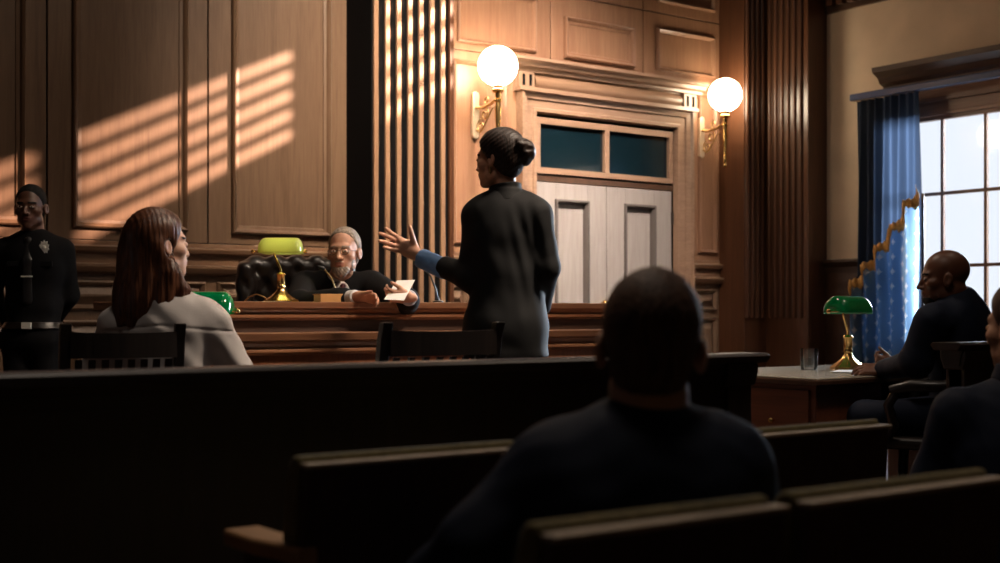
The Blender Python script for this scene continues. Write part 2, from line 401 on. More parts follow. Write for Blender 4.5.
dr = bpy.data.objects.new('door_1', None); COL.objects.link(dr); dr.location = (0, 0, 0); st(dr)
mb = MB()                                        # transom frame
def framebox(mb, x0, x1, z0, z1, w, y0, y1):
    mb.box(x0, x1, y0, y1, z1-w, z1); mb.box(x0, x1, y0, y1, z0, z0+w); mb.box(x0, x0+w, y0, y1, z0+w, z1-w); mb.box(x1-w, x1, y0, y1, z0+w, z1-w)
framebox(mb, DX0+.012, DX1-.012, 2.045, 2.49, .045, y-.015, y+.06); mb.box(6.86, 6.91, y-.015, y+.06, 2.09, 2.445)
mb.build('transom_frame', M['trimdoor'], dr, bevel=.006)
for a, b_ in ((DX0+.05, 6.865), (6.905, DX1-.05)):
    mb = MB(); mb.box(a, b_, y+.02, y+.03, 2.085, 2.45); mb.build('transom_pane', M['glassdark'], dr)
mb = MB(); mb.box(DX0, DX1, y-.005, y+.05, 1.985, 2.03); mb.build('transom_bar', M['dark'], dr, bevel=.003)
XM = (DX0+DX1)/2
for sgn, a, b_ in ((-1, DX0+.02, XM-.004), (1, XM+.004, DX1-.02)):
    leaf = bpy.data.objects.new('door_leaf', None); COL.objects.link(leaf); leaf.parent = dr
    mb = MB(); w = b_-a; px0, px1 = a+.2, b_-.2
    # stiles and rails around two sunk panels
    y0, y1 = y, y+.045
    mb.box(a, px0, y0, y1, .01, 1.98); mb.box(px1, b_, y0, y1, .01, 1.98)
    for z0, z1 in ((.01, .2), (.88, 1.0), (1.84, 1.98)): mb.box(px0, px1, y0, y1, z0, z1)
    mb.build('leaf_frame', M['door'], leaf, bevel=.003)
    for z0, z1 in ((.2, .88), (1.0, 1.84)):
        mb = MB(); mb.box(px0, px1, y0+.028, y1-.005, z0, z1)
        mb.build('leaf_panel', M['door'], leaf)
        mb = MB(); mb.ringY(px0-.012, px1+.012, z0-.012, z1+.012, y, [(0, 0), (.002, .02), (.018, .022), (.03, .0), (.036, -.028)])
        mb.build('panel_bead', M['beadshade'], leaf)
    mb = MB(); hx = XM + sgn*.06
    mb.sphere((hx, y-.055, 1.02), .028); mb.tube([(hx, y, 1.02), (hx, y-.05, 1.02)], .01); mb.build('door_knob', M['brass'], leaf, smooth=True)
    for z in (.25, 1.0, 1.75):
        mb = MB(); hx2 = a+.0 if sgn < 0 else b_; mb.tube([(hx2, y-.012, z-.05), (hx2, y-.012, z+.05)], .012); mb.build('hinge', M['iron'], leaf)
mb = MB(); mb.box(DX0-.5, DX1+.5, YW+.6, YW+.7, -.3, 3.2); mb.box(DX0-.5, DX1+.5, YW+.2, YW+.7, 3.0, 3.2); mb.box(DX0-.5, DX0-.4, YW+.2, YW+.7, -.3, 3.2); mb.box(DX1+.4, DX1+.5, YW+.2, YW+.7, -.3, 3.2); mb.box(DX0-.5, DX1+.5, YW+.2, YW+.7, -.3, -.0)
st(mb.build('wall_light_stop', M['void']))  # unseen black box added behind the door, stops sky light leaking in
# ---- slatted pilaster
YP = 7.63
mb = MB(); mb.box(4.455, 5.13, YP+.022, YW, 0, ZC); tp = st(mb.build('trim_3', M['void']))
mb = MB(); mb.box(4.475, 5.0, YP+.05, YP+.06, 1.3, 1.301)
x0s = XR(374.3, YP); pitch = (XR(452, YP)-x0s)/7.0
for i in range(7):
    mb = MB(); a = x0s + i*pitch; mb.box(a, a+pitch*.40, YP, YP+.023, 0.16, ZC); mb.build('slat', M['slat'], tp, bevel=.004)
mb = MB(); a = x0s+7*pitch-.02; mb.box(a, a+.035, YP-.005, YW, 0, ZC); mb.build('edge_board', M['pil'], tp, bevel=.004)
mb = MB(); mb.box(4.44, 5.15, YP-.02, YW, 0, .16); mb.build('plinth', M['dark'], tp, bevel=.006)
# ---- reeded corner pilaster
YC, XC, YE = 7.70, 8.466, 7.23
mb = MB(); mb.prismZ([(8.19, YW), (8.19, YC), (XC, YC), (XC, YE), (XWR, YE), (XWR, YW)], 0, ZC)
cp = st(mb.build('trim_4', M['pil'], bevel=.004))
mb = MB(); o = .025; mb.prismZ([(8.19-o, YW), (8.19-o, YC-o), (XC-o, YC-o), (XC-o, YE-o), (XWR, YE-o), (XWR, YW)], 0, .45)
mb.build('plinth', M['pil'], cp, bevel=.008)
o = .05; mb = MB(); mb.prismZ([(8.19-o, YW), (8.19-o, YC-o), (XC-o, YC-o), (XC-o, YE-o), (XWR, YE-o), (XWR, YW)], 0, .2)
mb.build('plinth', M['dark'], cp, bevel=.008)
def reed(p0, axis):
    mb = MB(); r = .021
    prof = [(r*math.cos(math.pi*k/6), r*1.1*math.sin(math.pi*k/6)) for k in range(7)]
    if axis == 'x': mb.prismZ([(p0+a, YC-b_) for a, b_ in prof], .9, ZC)
    else: mb.prismZ([(XC-b_, p0+a) for a, b_ in prof], .9, ZC)
    mb.build('reed', M['pil'], cp, smooth=True)
mb = MB(); mb.box(8.215, XC-.02, YC-.002, YC, .9, ZC); mb.build('flute_shade', M['dark'], cp)  # dark sheet between the reeds, groove shade put into its colour
mb = MB(); mb.box(XC-.002, XC, YE+.05, YC-.01, .9, ZC); mb.build('flute_shade', M['dark'], cp)
for i in range(4): reed(8.225+i*.063, 'x')
for i in range(6): reed(YE+.075+i*.07, 'y')
mb = MB()
# ---- right wall with window openings
WY0, WY1, WZ0, WZ1 = 4.94, 6.49, .74, 2.49
# sunlight geometry
LS = np.array([17.3, -6.0, 9.1])
def toX(p, X):
    p = np.array(p, float); k = (X-LS[0])/(p[0]-LS[0]); q = LS+(p-LS)*k; return q[1], q[2]
def patch(u0, vt0, u1, vt1, vb0, Y):
    a = (XR(u0, Y), Y, ZD(vt0, DP(u0, Y))); b_ = (XR(u1, Y), Y, ZD(vt1, DP(u1, Y))); c = (XR(u0, Y), Y, ZD(vb0, DP(u0, Y)))
    pa, pb, pc = toX(a, XWR+.02), toX(b_, XWR+.02), toX(c, XWR+.02)
    return [min(pa[0], pb[0]), max(pa[0], pb[0]), pc[1], (pa[1]+pb[1])/2]
P1 = patch(80, 128, 325, 44, 256, YW); P2 = patch(-60, 176, 46, 142, 304, YW); P3 = patch(362, 12, 458, -22, 148, YP)
OPS = [P1, P2, P3]
zt = max(p[3] for p in OPS); zb = min(p[2] for p in OPS)
P2[2:] = P1[2:]; P1[1] = 3.132; P3[0] = 3.134
print('OPENINGS', OPS)
ys = sorted([(p[0], p[1]) for p in OPS])
mb = MB(); T = .02
def wx(y0, y1, z0, z1): mb.box(XWR, XWR+T, y0, y1, z0, z1)
cz0, cz1 = min(p[2] for p in OPS), max(p[3] for p in OPS)
wx(YWF-.2, WY0, GZ-.3, cz0); wx(WY1, YW+.2, GZ-.3, cz0); wx(WY0, WY1, GZ-.3, WZ0); wx(WY0, WY1, WZ1, cz0)
wx(YWF-.2, YW+.2, cz1, ZC)
cur = YWF-.2
for a, b_ in ys: wx(cur, a, cz0, cz1); cur = b_
wx(cur, YW+.2, cz0, cz1)
for p in OPS: wx(p[0], p[1], cz0, p[2]); wx(p[0], p[1], p[3], cz1)
wr = st(mb.build('wall_right', M['plaster']))
for ya_, yb_, zt_ in ((YWF, WY0-.1, 1.33), (WY0-.1, WY1+.1, .67), (WY1+.1, YE, 1.33)):
    mb = MB(); mb.box(XWR-.02, XWR, ya_, yb_, 0, zt_); mb.build('dado_board', M['dark'], wr)
for ya_, yb_ in ((YWF, WY0-.1), (WY1+.1, YE)):
    mb = MB(); mb.prismY([(XWR, 1.40), (XWR-.07, 1.39), (XWR-.07, 1.37), (XWR-.03, 1.33), (XWR-.02, 1.28), (XWR, 1.28)], ya_, yb_); mb.build('chair_rail', M['darky'], wr)
for i in range(9):
    y0_ = YE-.1-.55*(i+1)
    for z0, z1 in ((1.0, 1.22), (.15, .62)):
        if z0 > .5 and y0_ < WY1+.1 and y0_+.47 > WY0-.1: continue
        mb = MB(); mb.T = Matrix(((0, 1, 0, XWR-.02-0), (1, 0, 0, 0), (0, 0, 1, 0), (0, 0, 0, 1)))
        mb.ringY(y0_, y0_+.47, z0, z1, 0, SOFT); mb.build('dado_panel', M['dark'], wr)
# crown with dentils
mb = MB(); mb.prismY([(XWR, 3.50), (XWR-.03, 3.50), (XWR-.035, 3.60), (XWR-.09, 3.62), (XWR-.09, 3.66), (XWR-.17, 3.74), (XWR-.18, 3.78), (XWR, 3.80)], 3.2, YE)
cr = st(mb.build('trim_5', M['darky']))
for i in range(36):
    mb = MB(); a = YE-.06-.105*i; mb.box(XWR-.085, XWR-.03, a-.06, a, 3.545, 3.60); mb.build('dentil', M['pil'], cr, bevel=.002)
# other walls
mb = MB(); mb.box(XWL-.16, XWL, YWF-.2, YW+.2, GZ-.3, ZC); st(mb.build('wall_left', M['dark']))
mb = MB(); mb.box(XWL-.2, XWR+.2, YWF-.16, YWF, GZ-.3, ZC); st(mb.build('wall_front', M['dark']))
mb = MB(); mb.box(XWR+.02, XWR+1.7, WY0-.22, WY0-.06, GZ, 4.0); mb.box(XWR+.02, XWR+1.8, WY0-.25, WY0-.03, GZ, .4); st(mb.build('wall_sun_block', M['plaster'], bevel=.01))  # unseen fin added outside, keeps the sun spot out of the tall window
# ---- the tall window
w1 = bpy.data.objects.new('window_1', None); COL.objects.link(w1); st(w1)
mb = MB(); XF = XWR-.03
def wbx(y0, y1, z0, z1, x0=XF, x1=XF+.05): mb.box(x0, x1, y0, y1, z0, z1)
M['winwood'] = wood('window_wood', (.20, .10, .06), (.33, .18, .11), 'y', .4)
wbx(WY0, WY1, WZ1-.03, WZ1); wbx(WY0, WY1, WZ0, WZ0+.04); wbx(WY0, WY0+.04, WZ0+.04, WZ1-.03); wbx(WY1-.04, WY1, WZ0+.04, WZ1-.03)
mb.build('window_frame', M['winwood'], w1, bevel=.003)
mb = MB()
for yy in (5.32, 5.70, 6.08): wbx(yy-.013, yy+.013, WZ0+.04, WZ1-.03, XF+.01, XF+.035)
for zz in (1.31, 1.88): wbx(WY0+.04, WY1-.04, zz-.013, zz+.013, XF+.008, XF+.037)
mb.build('muntins', M['winwood'], w1)
mb = MB(); wbx(WY0+.03, WY1-.03, WZ0+.03, WZ1-.02, XF+.02, XF+.024); mb.build('pane', M['pane'], w1)
mb = MB()                                        # casing: head boards above the panes and side boards
for k, (za, zb_, dx) in enumerate(((2.49, 2.52, .055), (2.52, 2.60, .05), (2.60, 2.63, .07), (2.63, 2.74, .045))): mb.box(XWR-dx, XWR, WY0-.1, WY1+.1, za, zb_)
mb.box(XWR-.04, XWR, WY1, WY1+.1, .7, 2.49); mb.box(XWR-.04, XWR, WY0-.1, WY0, .7, 2.49); mb.box(XWR-.1, XWR, WY0-.14, WY1+.14, .68, .73)
mb.build('casing', M['winwood'], w1, bevel=.004)
YL = YR(873, XWR-.2)
mb = MB(); pr = [(XWR, 2.74), (XWR-.06, 2.74), (XWR-.07, 2.78), (XWR-.12, 2.80), (XWR-.14, 2.84), (XWR-.21, 2.88), (XWR-.22, 2.92), (XWR, 2.94)]
mb.prismY(pr, WY0-.3, YL); mb.build('window_cornice', M['darky'], w1)
# ---- high windows with blinds (out of frame, the sun comes through them)
n = 2
for (a, b_, z0, z1) in OPS:
    wn = bpy.data.objects.new('window_%d' % n, None); COL.objects.link(wn); st(wn); n += 1
    mb = MB(); f = .04
    mb.box(XWR-.03, XWR, a-.05, b_+.05, z1, z1+.06); mb.box(XWR-.03, XWR, a-.05, b_+.05, z0-.06, z0); mb.box(XWR-.03, XWR, a-.05, a, z0, z1); mb.box(XWR-.03, XWR, b_, b_+.05, z0, z1)
    mb.build('window_frame', M['winwood'], wn)
    k = 5; dz = (z1-z0)/k
    for i in range(k):
        mb = MB(); zc_ = z1-dz*(i+.50); mb.box(XWR+.004, XWR+.008, a, b_, zc_-.052*dz/.1, zc_)
        mb.build('blind_slat', M['dark'], wn)
# ================================================================== fixtures and furniture
# ---- wall sconces
def sconce(xp, zc, yg, label, r):
    root = empty('wall_lamp', (xp, YW, zc-.45), 0, label, 'wall lamp', 'globe wall lamps beside the door')
    z = .45; yg = yg-YW
    mb = MB(); mb.prismY([(.03*math.cos(a), (.15 if math.sin(a) > 0 else -.15)+.03*math.sin(a)-.33+z-.0) for a in [math.pi*2*k/20+.01 for k in range(20)]], -.03, 0)
    mb.build('back_plate', M['ivory'], root, bevel=.006)
    mb = MB(); mb.tube([(0, -.02, z-.27), (0, yg*.35, z-.285), (0, yg*.7, z-.27), (0, yg, z-.235)], [.013, .011, .012, .012]); mb.build('arm', M['brassd'], root, smooth=True)
    mb = MB()
    def scroll(cy, cz, r0, a0, turns, sg=1):
        pts = []
        for k in range(26):
            t = k/25; a = a0+sg*turns*2*math.pi*t; rr = r0*(1-.8*t); pts.append((0, cy+rr*math.cos(a), cz+rr*math.sin(a)))
        mb.tube(pts, .0055, 8)
    scroll(yg*.45, z-.335, .05, math.pi*.5, 1.3); scroll(yg*.3, z-.42, .055, math.pi*.5, 1.4, -1); scroll(yg*.55, z-.235, .035, -math.pi*.5, 1.2)
    mb.tube([(0, -.03, z-.44), (0, yg*.25, z-.47), (0, yg*.5, z-.40), (0, yg*.8, z-.30)], .0055, 8)
    mb.build('scrollwork', M['brassd'], root, smooth=True)
    mb = MB(); mb.lathe([(0, -.62), (.012, -.615), (.018, -.60), (.012, -.585), (.020, -.565), (.016, -.54), (.013, -.50), (.020, -.40), (.024, -.32), (.019, -.27), (.03, -.262), (.03, -.25), (.02, -.24), (.024, -.20), (.045, -.19), (.045, -.175), (.035, -.165), (.035, -.13), (0, -.13)], (0, yg, z))
    mb.build('torch_stem', M['brass'], root, smooth=True)
    mb = MB(); mb.sphere((0, yg, z), r, 40, 24); mb.build('globe', M['globe'], root, smooth=True)
sconce(XR(474, YW), 2.775, 7.69, 'brass wall lamp with glowing white globe left of the door, above the standing woman', .1485)
sconce(XR(700, YW), 2.80, 7.70, 'brass wall lamp with glowing white globe right of the door, by the reeded corner', .142)
# ---- judge's bench
bx0, bx1, by = XR(160, 5.3), XR(655, 5.3), 5.3
BT = .997
root = empty('judges_bench', ((bx0+bx1)/2, 5.6, 0), 0, 'long carved brown wooden bench with stepped mouldings, the judge sits behind it', 'bench')
def loc(mb): mb.T = Matrix.Translation((-(bx0+bx1)/2, -5.6, 0)); return mb
mb = loc(MB()); mb.prismX([(by-.06, BT), (by+.72, BT), (by+.72, BT-.04), (by-.03, BT-.04), (by-.055, BT-.028)], bx0-.05, bx1+.05)
mb.build('bench_top', M['bench'], root, bevel=.003)
mb = loc(MB()); mb.prismX([(by-.03, BT-.04), (by-.02, BT-.055), (by-.035, BT-.06), (by-.035, BT-.072), (by-.005, BT-.085), (by+.02, BT-.085), (by+.02, BT-.04)], bx0-.02, bx1+.02)
mb.build('bench_cornice', M['bench'], root)
mb = loc(MB()); mb.box(bx0, bx1, by, by+.03, 0, BT-.08); mb.box(bx0, bx0+.03, by, by+.7, 0, BT-.04); mb.box(bx1-.03, bx1, by, by+.7, 0, BT-.04)
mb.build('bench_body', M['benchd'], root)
mb = loc(MB()); lz = .857
mb.prismX([(by-.30, lz), (by, lz+.002), (by, lz-.04), (by-.27, lz-.04), (by-.29, lz-.03)], bx0-.03, bx1+.03)
mb.prismX([(by-.27, lz-.04), (by-.255, lz-.065), (by-.27, lz-.07), (by-.27, lz-.082), (by-.245, lz-.095), (by-.22, lz-.095), (by-.22, lz-.04)], bx0, bx1)
mb.build('front_ledge', M['bench'], root, bevel=.002)
mb = loc(MB()); mb.box(bx0, bx1, by-.24, by, 0, lz-.04); mb.build('front_panel', M['benchr'], root)
for i in range(5):
    w = (bx1-bx0)/5; a = bx0+i*w
    mb = loc(MB()); mb.ringY(a+.06, a+w-.06, .14, lz-.16, by-.24, SOFT); mb.build('panel_moulding', M['benchr'], root)
# dais under the judge
mb = MB(); mb.box(bx0+.05, bx1-.05, by+.75, 7.25, 0, .22); fin(mb.build('platform', M['dark'], bevel=.01), 'low dark wooden platform behind the judge\'s bench', 'platform')
# ---- the bar: dark rail between gallery and court
YB = 2.80; ZB = .822
def barsec(xa, xb, ztop, label, post_left, post_right):
    cx = (xa+xb)/2
    r = empty('court_railing', (cx, YB, 0), 0, label, 'railing')
    def lm(): m_ = MB(); m_.T = Matrix.Translation((-cx, -YB, 0)); return m_
    mb = lm(); mb.prismX([(YB-.055, ztop), (YB+.055, ztop), (YB+.065, ztop-.010), (YB+.05, ztop-.03), (YB-.05, ztop-.03), (YB-.065, ztop-.010)], xa, xb); mb.build('top_rail', M['rail'], r, bevel=.003)
    mb = lm(); mb.prismX([(YB-.045, ztop-.03), (YB-.035, ztop-.055), (YB-.03, ztop-.085), (YB+.03, ztop-.085), (YB+.035, ztop-.055), (YB+.045, ztop-.03)], xa+.04, xb-.04); mb.build('moulding', M['rail'], r)
    mb = lm(); mb.box(xa+.06, xb-.06, YB-.025, YB+.025, 0, ztop-.08); mb.build('panel_wall', M['railz'], r)
    n_ = max(1, round((xb-xa)/.9)); w_ = (xb-xa-.16)/n_
    for i in range(n_):
        mb = lm(); framebox(mb, xa+.08+i*w_+.05, xa+.08+(i+1)*w_-.05, .12, ztop-.16, .035, YB+.024, YB+.036); mb.build('panel_moulding', M['railz'], r)
    for side, x in ((post_left, xa+.11), (post_right, xb-.11)):
        if side:
            mb = lm(); mb.box(x-.05, x+.05, YB-.04, YB+.04, 0, ztop-.06); mb.box(x-.06, x+.06, YB-.05, YB+.05, 0, .12)
            mb.prismX([(YB-.04, ztop-.10), (YB-.055, ztop-.06), (YB-.055, ztop-.03), (YB+.055, ztop-.03), (YB+.055, ztop-.06), (YB+.04, ztop-.10)], x-.065, x+.065)
            mb.build('post', M['railz'], r, bevel=.005)
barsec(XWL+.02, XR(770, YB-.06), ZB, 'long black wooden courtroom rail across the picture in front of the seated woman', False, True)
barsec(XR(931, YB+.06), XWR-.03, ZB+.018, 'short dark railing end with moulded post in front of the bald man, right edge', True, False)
# ---- slat back chairs
def slat_chair(loc_, rz, w, label, zt=.905):
    r = empty('slat_back_chair', loc_, rz, label, 'chair')
    hw = w/2; m_ = M['chair']
    for s in (-1, 1):
        mb = MB(); x = s*(hw-.018)
        prof = [(-.02, 0), (.018, 0), (.014, .44), (-.018, .46), (-.05, .9*1), (-.045, zt+.012), (-.075, zt), (-.08, .86), (-.052, .44)]
        pts = [(x, .03, 0), (x, .0, .44), (x, -.03, .66), (x, -.065, .86), (x, -.085, zt+.012)]
        for (p, q) in zip(pts[:-1], pts[1:]):
            t = .017
            mb.add([(p[0]-t, p[1]-t, p[2]), (p[0]+t, p[1]-t, p[2]), (p[0]+t, p[1]+t, p[2]), (p[0]-t, p[1]+t, p[2]),
                    (q[0]-t, q[1]-t, q[2]), (q[0]+t, q[1]-t, q[2]), (q[0]+t, q[1]+t, q[2]), (q[0]-t, q[1]+t, q[2])],
                   [(0,3,2,1),(4,5,6,7),(0,1,5,4),(1,2,6,5),(2,3,7,6),(3,0,4,7)])
        mb.build('post', m_, r, bevel=.004)
        mb = MB(); mb.tube([(s*(hw-.03), .40, 0), (s*(hw-.025), .39, .43)], [.015, .021], 8); mb.build('leg', m_, r)
    mb = MB(); N = 14
    def rail(zc_, h, yc):
        for i in range(N):
            a = -hw+.03+(w-.06)*i/N; b2 = a+(w-.06)/N
            def yy(x): return yc-.03*(1-(x/hw)**2)
            def zz(x): return .006*(1-(x/hw)**2)*(-1)
            mb.add([(a, yy(a)-.009, zc_-h/2), (b2, yy(b2)-.009, zc_-h/2), (b2, yy(b2)+.009, zc_-h/2), (a, yy(a)+.009, zc_-h/2),
                    (a, yy(a)-.009, zc_+h/2+zz(a)), (b2, yy(b2)-.009, zc_+h/2+zz(b2)), (b2, yy(b2)+.009, zc_+h/2+zz(b2)), (a, yy(a)+.009, zc_+h/2+zz(a))],
                   [(0,3,2,1),(4,5,6,7),(0,1,5,4),(2,3,7,6)])
    rail(zt-.054, .084, -.075); mb.build('top_rail', m_, r)
    mb = MB(); rail(.52, .04, -.01); mb.build('lower_rail', m_, r)
    for i in range(8):
        x = -hw+.055+(w-.11)*i/7; mb = MB(); yq = -.03*(1-(x/hw)**2)
        mb.add([(x-.011, -.01+yq-.005, .53), (x+.011, -.01+yq-.005, .53), (x+.011, -.01+yq+.005, .53), (x-.011, -.01+yq+.005, .53),
                (x-.011, -.07+yq-.005, zt-.1), (x+.011, -.07+yq-.005, zt-.1), (x+.011, -.07+yq+.005, zt-.1), (x-.011, -.07+yq+.005, zt-.1)],
               [(0,3,2,1),(4,5,6,7),(0,1,5,4),(1,2,6,5),(2,3,7,6),(3,0,4,7)])
        mb.build('back_slat', m_, r)
    mb = MB(); mb.prismZ([(-hw+.01, -.01), (hw-.01, -.01), (hw+.01, .43), (-hw-.01, .43)], .43, .465); mb.build('seat', m_, r, bevel=.01)
    mb = MB(); mb.box(-hw+.03, hw-.03, .01, .03, .36, .43); mb.box(-hw+.03, hw-.03, .38, .40, .36, .43); mb.box(-hw+.02, -hw+.04, .02, .39, .36, .43); mb.box(hw-.04, hw-.02, .02, .39, .36, .43)
    mb.box(-hw+.02, -hw+.035, .02, .39, .18, .21); mb.box(hw-.035, hw-.02, .02, .39, .18, .21); mb.build('stretchers', m_, r)
p = PW(124, 327, DP(124, 3.98)); slat_chair((p.x+.0, 4.02, 0), math.radians(-10), .385, 'black slat-back wooden chair the seated woman in white shirt sits on', .902)
p = PW(440, 327, DP(440, 3.5)); slat_chair((p.x+.01, 3.57, 0), math.radians(-2), .465, 'empty black slat-back wooden chair in front of the standing woman', .905)
# ---- gallery seats
def gseat(xa, xb, yb, zt, label, arm_l=True, arm_r=False, post_r=False):
    w = xb-xa; c = (xa+xb)/2
    r = empty('gallery_seat', (c, yb, GZ), 0, label, 'seat'); r['group'] = 'gallery seats'
    H = zt-GZ; hw = w/2-.012
    tilt = .08
    def by_(z): return (z-.35)*(-tilt)
    mb = MB(); n_ = 1
    prof = [(by_(.38)-0, .38), (by_(.38)+.022, .38), (by_(H-.014)+.022+.05-.05, H-.014), (by_(H-.014), H-.014)]
    base = by_(H)
    prof = [(y_-base, z_) for y_, z_ in prof]
    mb.prismX(prof, -hw, hw); mb.build('back_shell', M['seatwood'], r, bevel=.004)
    mb = MB(); e = [(-hw-.001, H-.02), (hw+.001, H-.02), (hw+.001, H-.014), (-hw-.001, H-.014)]
    mb.box(-hw-.002, hw+.002, -.004, .024, H-.016, H-.009); mb.box(-hw-.003, -hw+.003, -.003, .02, .42, H-.012)
    # the left edge follows the tilt
    mb = MB(); mb.box(-hw-.001, hw+.001, -.006, .022, H-.016, H-.008)
    mb.build('edge_band', M['seatedge'], r, bevel=.002)
    mb = MB(); 
    for i in range(1):
        pf = [(.022, .44), (.022+.05, .46), (.085, .60), (.070, H-.06), (.060, H-.012), (.048, H+.002), (.03, H+.003), (.0225, H-.008)]
        pf = [(y_+ (-(z_-H))*tilt, z_) for y_, z_ in pf]
        mb.prismX(pf, -hw-.004, hw-.004)
    mb.build('back_cushion', M['olive'], r, bevel=.012, seg=4, smooth=False)
    mb = MB(); mb.box(-hw+.02, hw-.02, .09, .47, .40, .47); mb.build('seat_cushion', M['olive'], r, bevel=.025, seg=3)
    mb = MB(); mb.box(-hw+.02, hw-.02, .08, .45, .37, .40); mb.build('seat_board', M['seatwood'], r)
    for s, on in ((-1, arm_l), (1, arm_r)):
        if not on: continue
        x = s*(w/2+.0)+(.015 if arm_l == 2 else 0)
        za = .585+GZ*0-.0
        mb = MB(); za = .785 if s < 0 and arm_l == 2 else .62
        mb.prismZ([(x-.018, .0), (x+.018, .0), (x+.022, .08), (x+.036, .14), (x+.036, .26), (x-.036, .26), (x-.036, .14), (x-.022, .08)], za-.03, za)
        mb.build('armrest', M['armwood'], r, bevel=.006)
        mb = MB(); mb.box(x-.015, x+.015, .03, .22, 0, za-.03); mb.build('side_frame', M['seatwood'], r, bevel=.004)
        mb = MB(); mb.box(x-.03, x+.03, -.02, .36, 0, .03); mb.build('foot', M['black'], r, bevel=.004)
    if post_r:
        x = w/2+.012
        mb = MB(); mb.prismY([(x-.012, 0), (x+.022, 0), (x+.006, .62), (x-.010, .62)], .02, .05); mb.build('end_post', M['armwood'], r, bevel=.003)
Y1, Z1 = 1.87, .71
gseat(.957, 1.43, Y1, Z1, 'empty gallery seat in front row with wooden armrest at its left', 2)
gseat(1.44, 1.94, Y1+.0, Z1, 'front row gallery seat mostly hidden behind the man with short brown hair')
gseat(1.955, 2.46, Y1-.02, Z1-.01, 'right-hand empty front row gallery seat with pale post, near the desk', True, False, True)
Y2 = 1.14
gseat(.89, 1.305, Y2, Z1-.006, 'second row gallery seat in which the man with short brown hair sits', False, False)
gseat(1.325, 1.80, Y2, Z1-.006, 'empty second row gallery seat at the bottom right corner', True, True)
# ---- counsel table on the right
TZ = .68; tx0, tx1, ty0, ty1 = 4.10, 5.75, 3.46, 4.32
root = empty('desk', ((tx0+tx1)/2, (ty0+ty1)/2, 0), 0, 'brown wooden desk with pale glass top below the green lamp at right', 'desk')
def loc(mb): mb.T = Matrix.Translation((-(tx0+tx1)/2, -(ty0+ty1)/2, 0)); return mb
M['desktop'] = plain('desk_top_stone', (.42, .38, .31), .22, noise=.12, nscale=9, coat=.3)
mb = loc(MB()); mb.box(tx0-.03, tx1, ty0-.03, ty1, TZ-.03, TZ-.008); mb.build('table_top', M['dark'], root, bevel=.005)
mb = loc(MB()); mb.box(tx0-.02, tx1-.01, ty0-.02, ty1-.01, TZ-.008, TZ); mb.build('top_inlay', M['desktop'], root, bevel=.003)
M['desksidewood'] = wood('desk_side_wood', (.10, .032, .016), (.18, .06, .03), 'y', .35)
mb = loc(MB()); mb.box(tx0, tx0+.42, ty0, ty1-.02, .03, TZ-.03); mb.build('drawer_cabinet', M['desksidewood'], root, bevel=.004)
mb = loc(MB()); mb.box(tx1-.08, tx1-.02, ty0, ty1-.02, 0, TZ-.03); mb.box(tx0+.42, tx1-.08, ty1-.06, ty1-.03, .25, TZ-.03); mb.build('modesty_panel', M['dark'], root, bevel=.003)
for k, (ya, yb_) in enumerate(((ty0+.03, ty0+.40), (ty0+.43, ty1-.05))):
    for z0, z1 in ((.36, TZ-.05), (.06, .34)):
        mb = loc(MB()); mb.box(tx0-.012, tx0, ya, yb_, z0, z1); dq = mb.build('drawer', M['desksidewood'], root, bevel=.003)
        mb = loc(MB()); mb.sphere((tx0-.03, (ya+yb_)/2, (z0+z1)/2), .013, 14, 8); mb.tube([(tx0-.01, (ya+yb_)/2, (z0+z1)/2), (tx0-.03, (ya+yb_)/2, (z0+z1)/2)], .005); mb.build('knob', M['brass'], dq, smooth=True)
# ---- left counsel table, hidden but for its lamp
p = PW(212, 312, 5.0); lx0, lx1, ly0, ly1 = p.x-1.05, p.x+.10, 4.5, 4.98
root = empty('desk', ((lx0+lx1)/2, (ly0+ly1)/2, 0), 0, 'dark wooden desk in front of the seated woman, hidden by her, carrying a green lamp', 'desk')
mb = MB(); cx_, cy_ = (lx0+lx1)/2, (ly0+ly1)/2; mb.T = Matrix.Translation((-cx_, -cy_, 0))
mb.box(lx0, lx1, ly0, ly1, .645, .675); mb.build('table_top', M['dark'], root, bevel=.005)
for a in (lx0+.03, lx1-.08):
    for b_ in (ly0+.03, ly1-.08):
        mb = MB(); mb.T = Matrix.Translation((-cx_, -cy_, 0)); mb.box(a, a+.05, b_, b_+.05, 0, .645); mb.build('leg', M['dark'], root, bevel=.004)
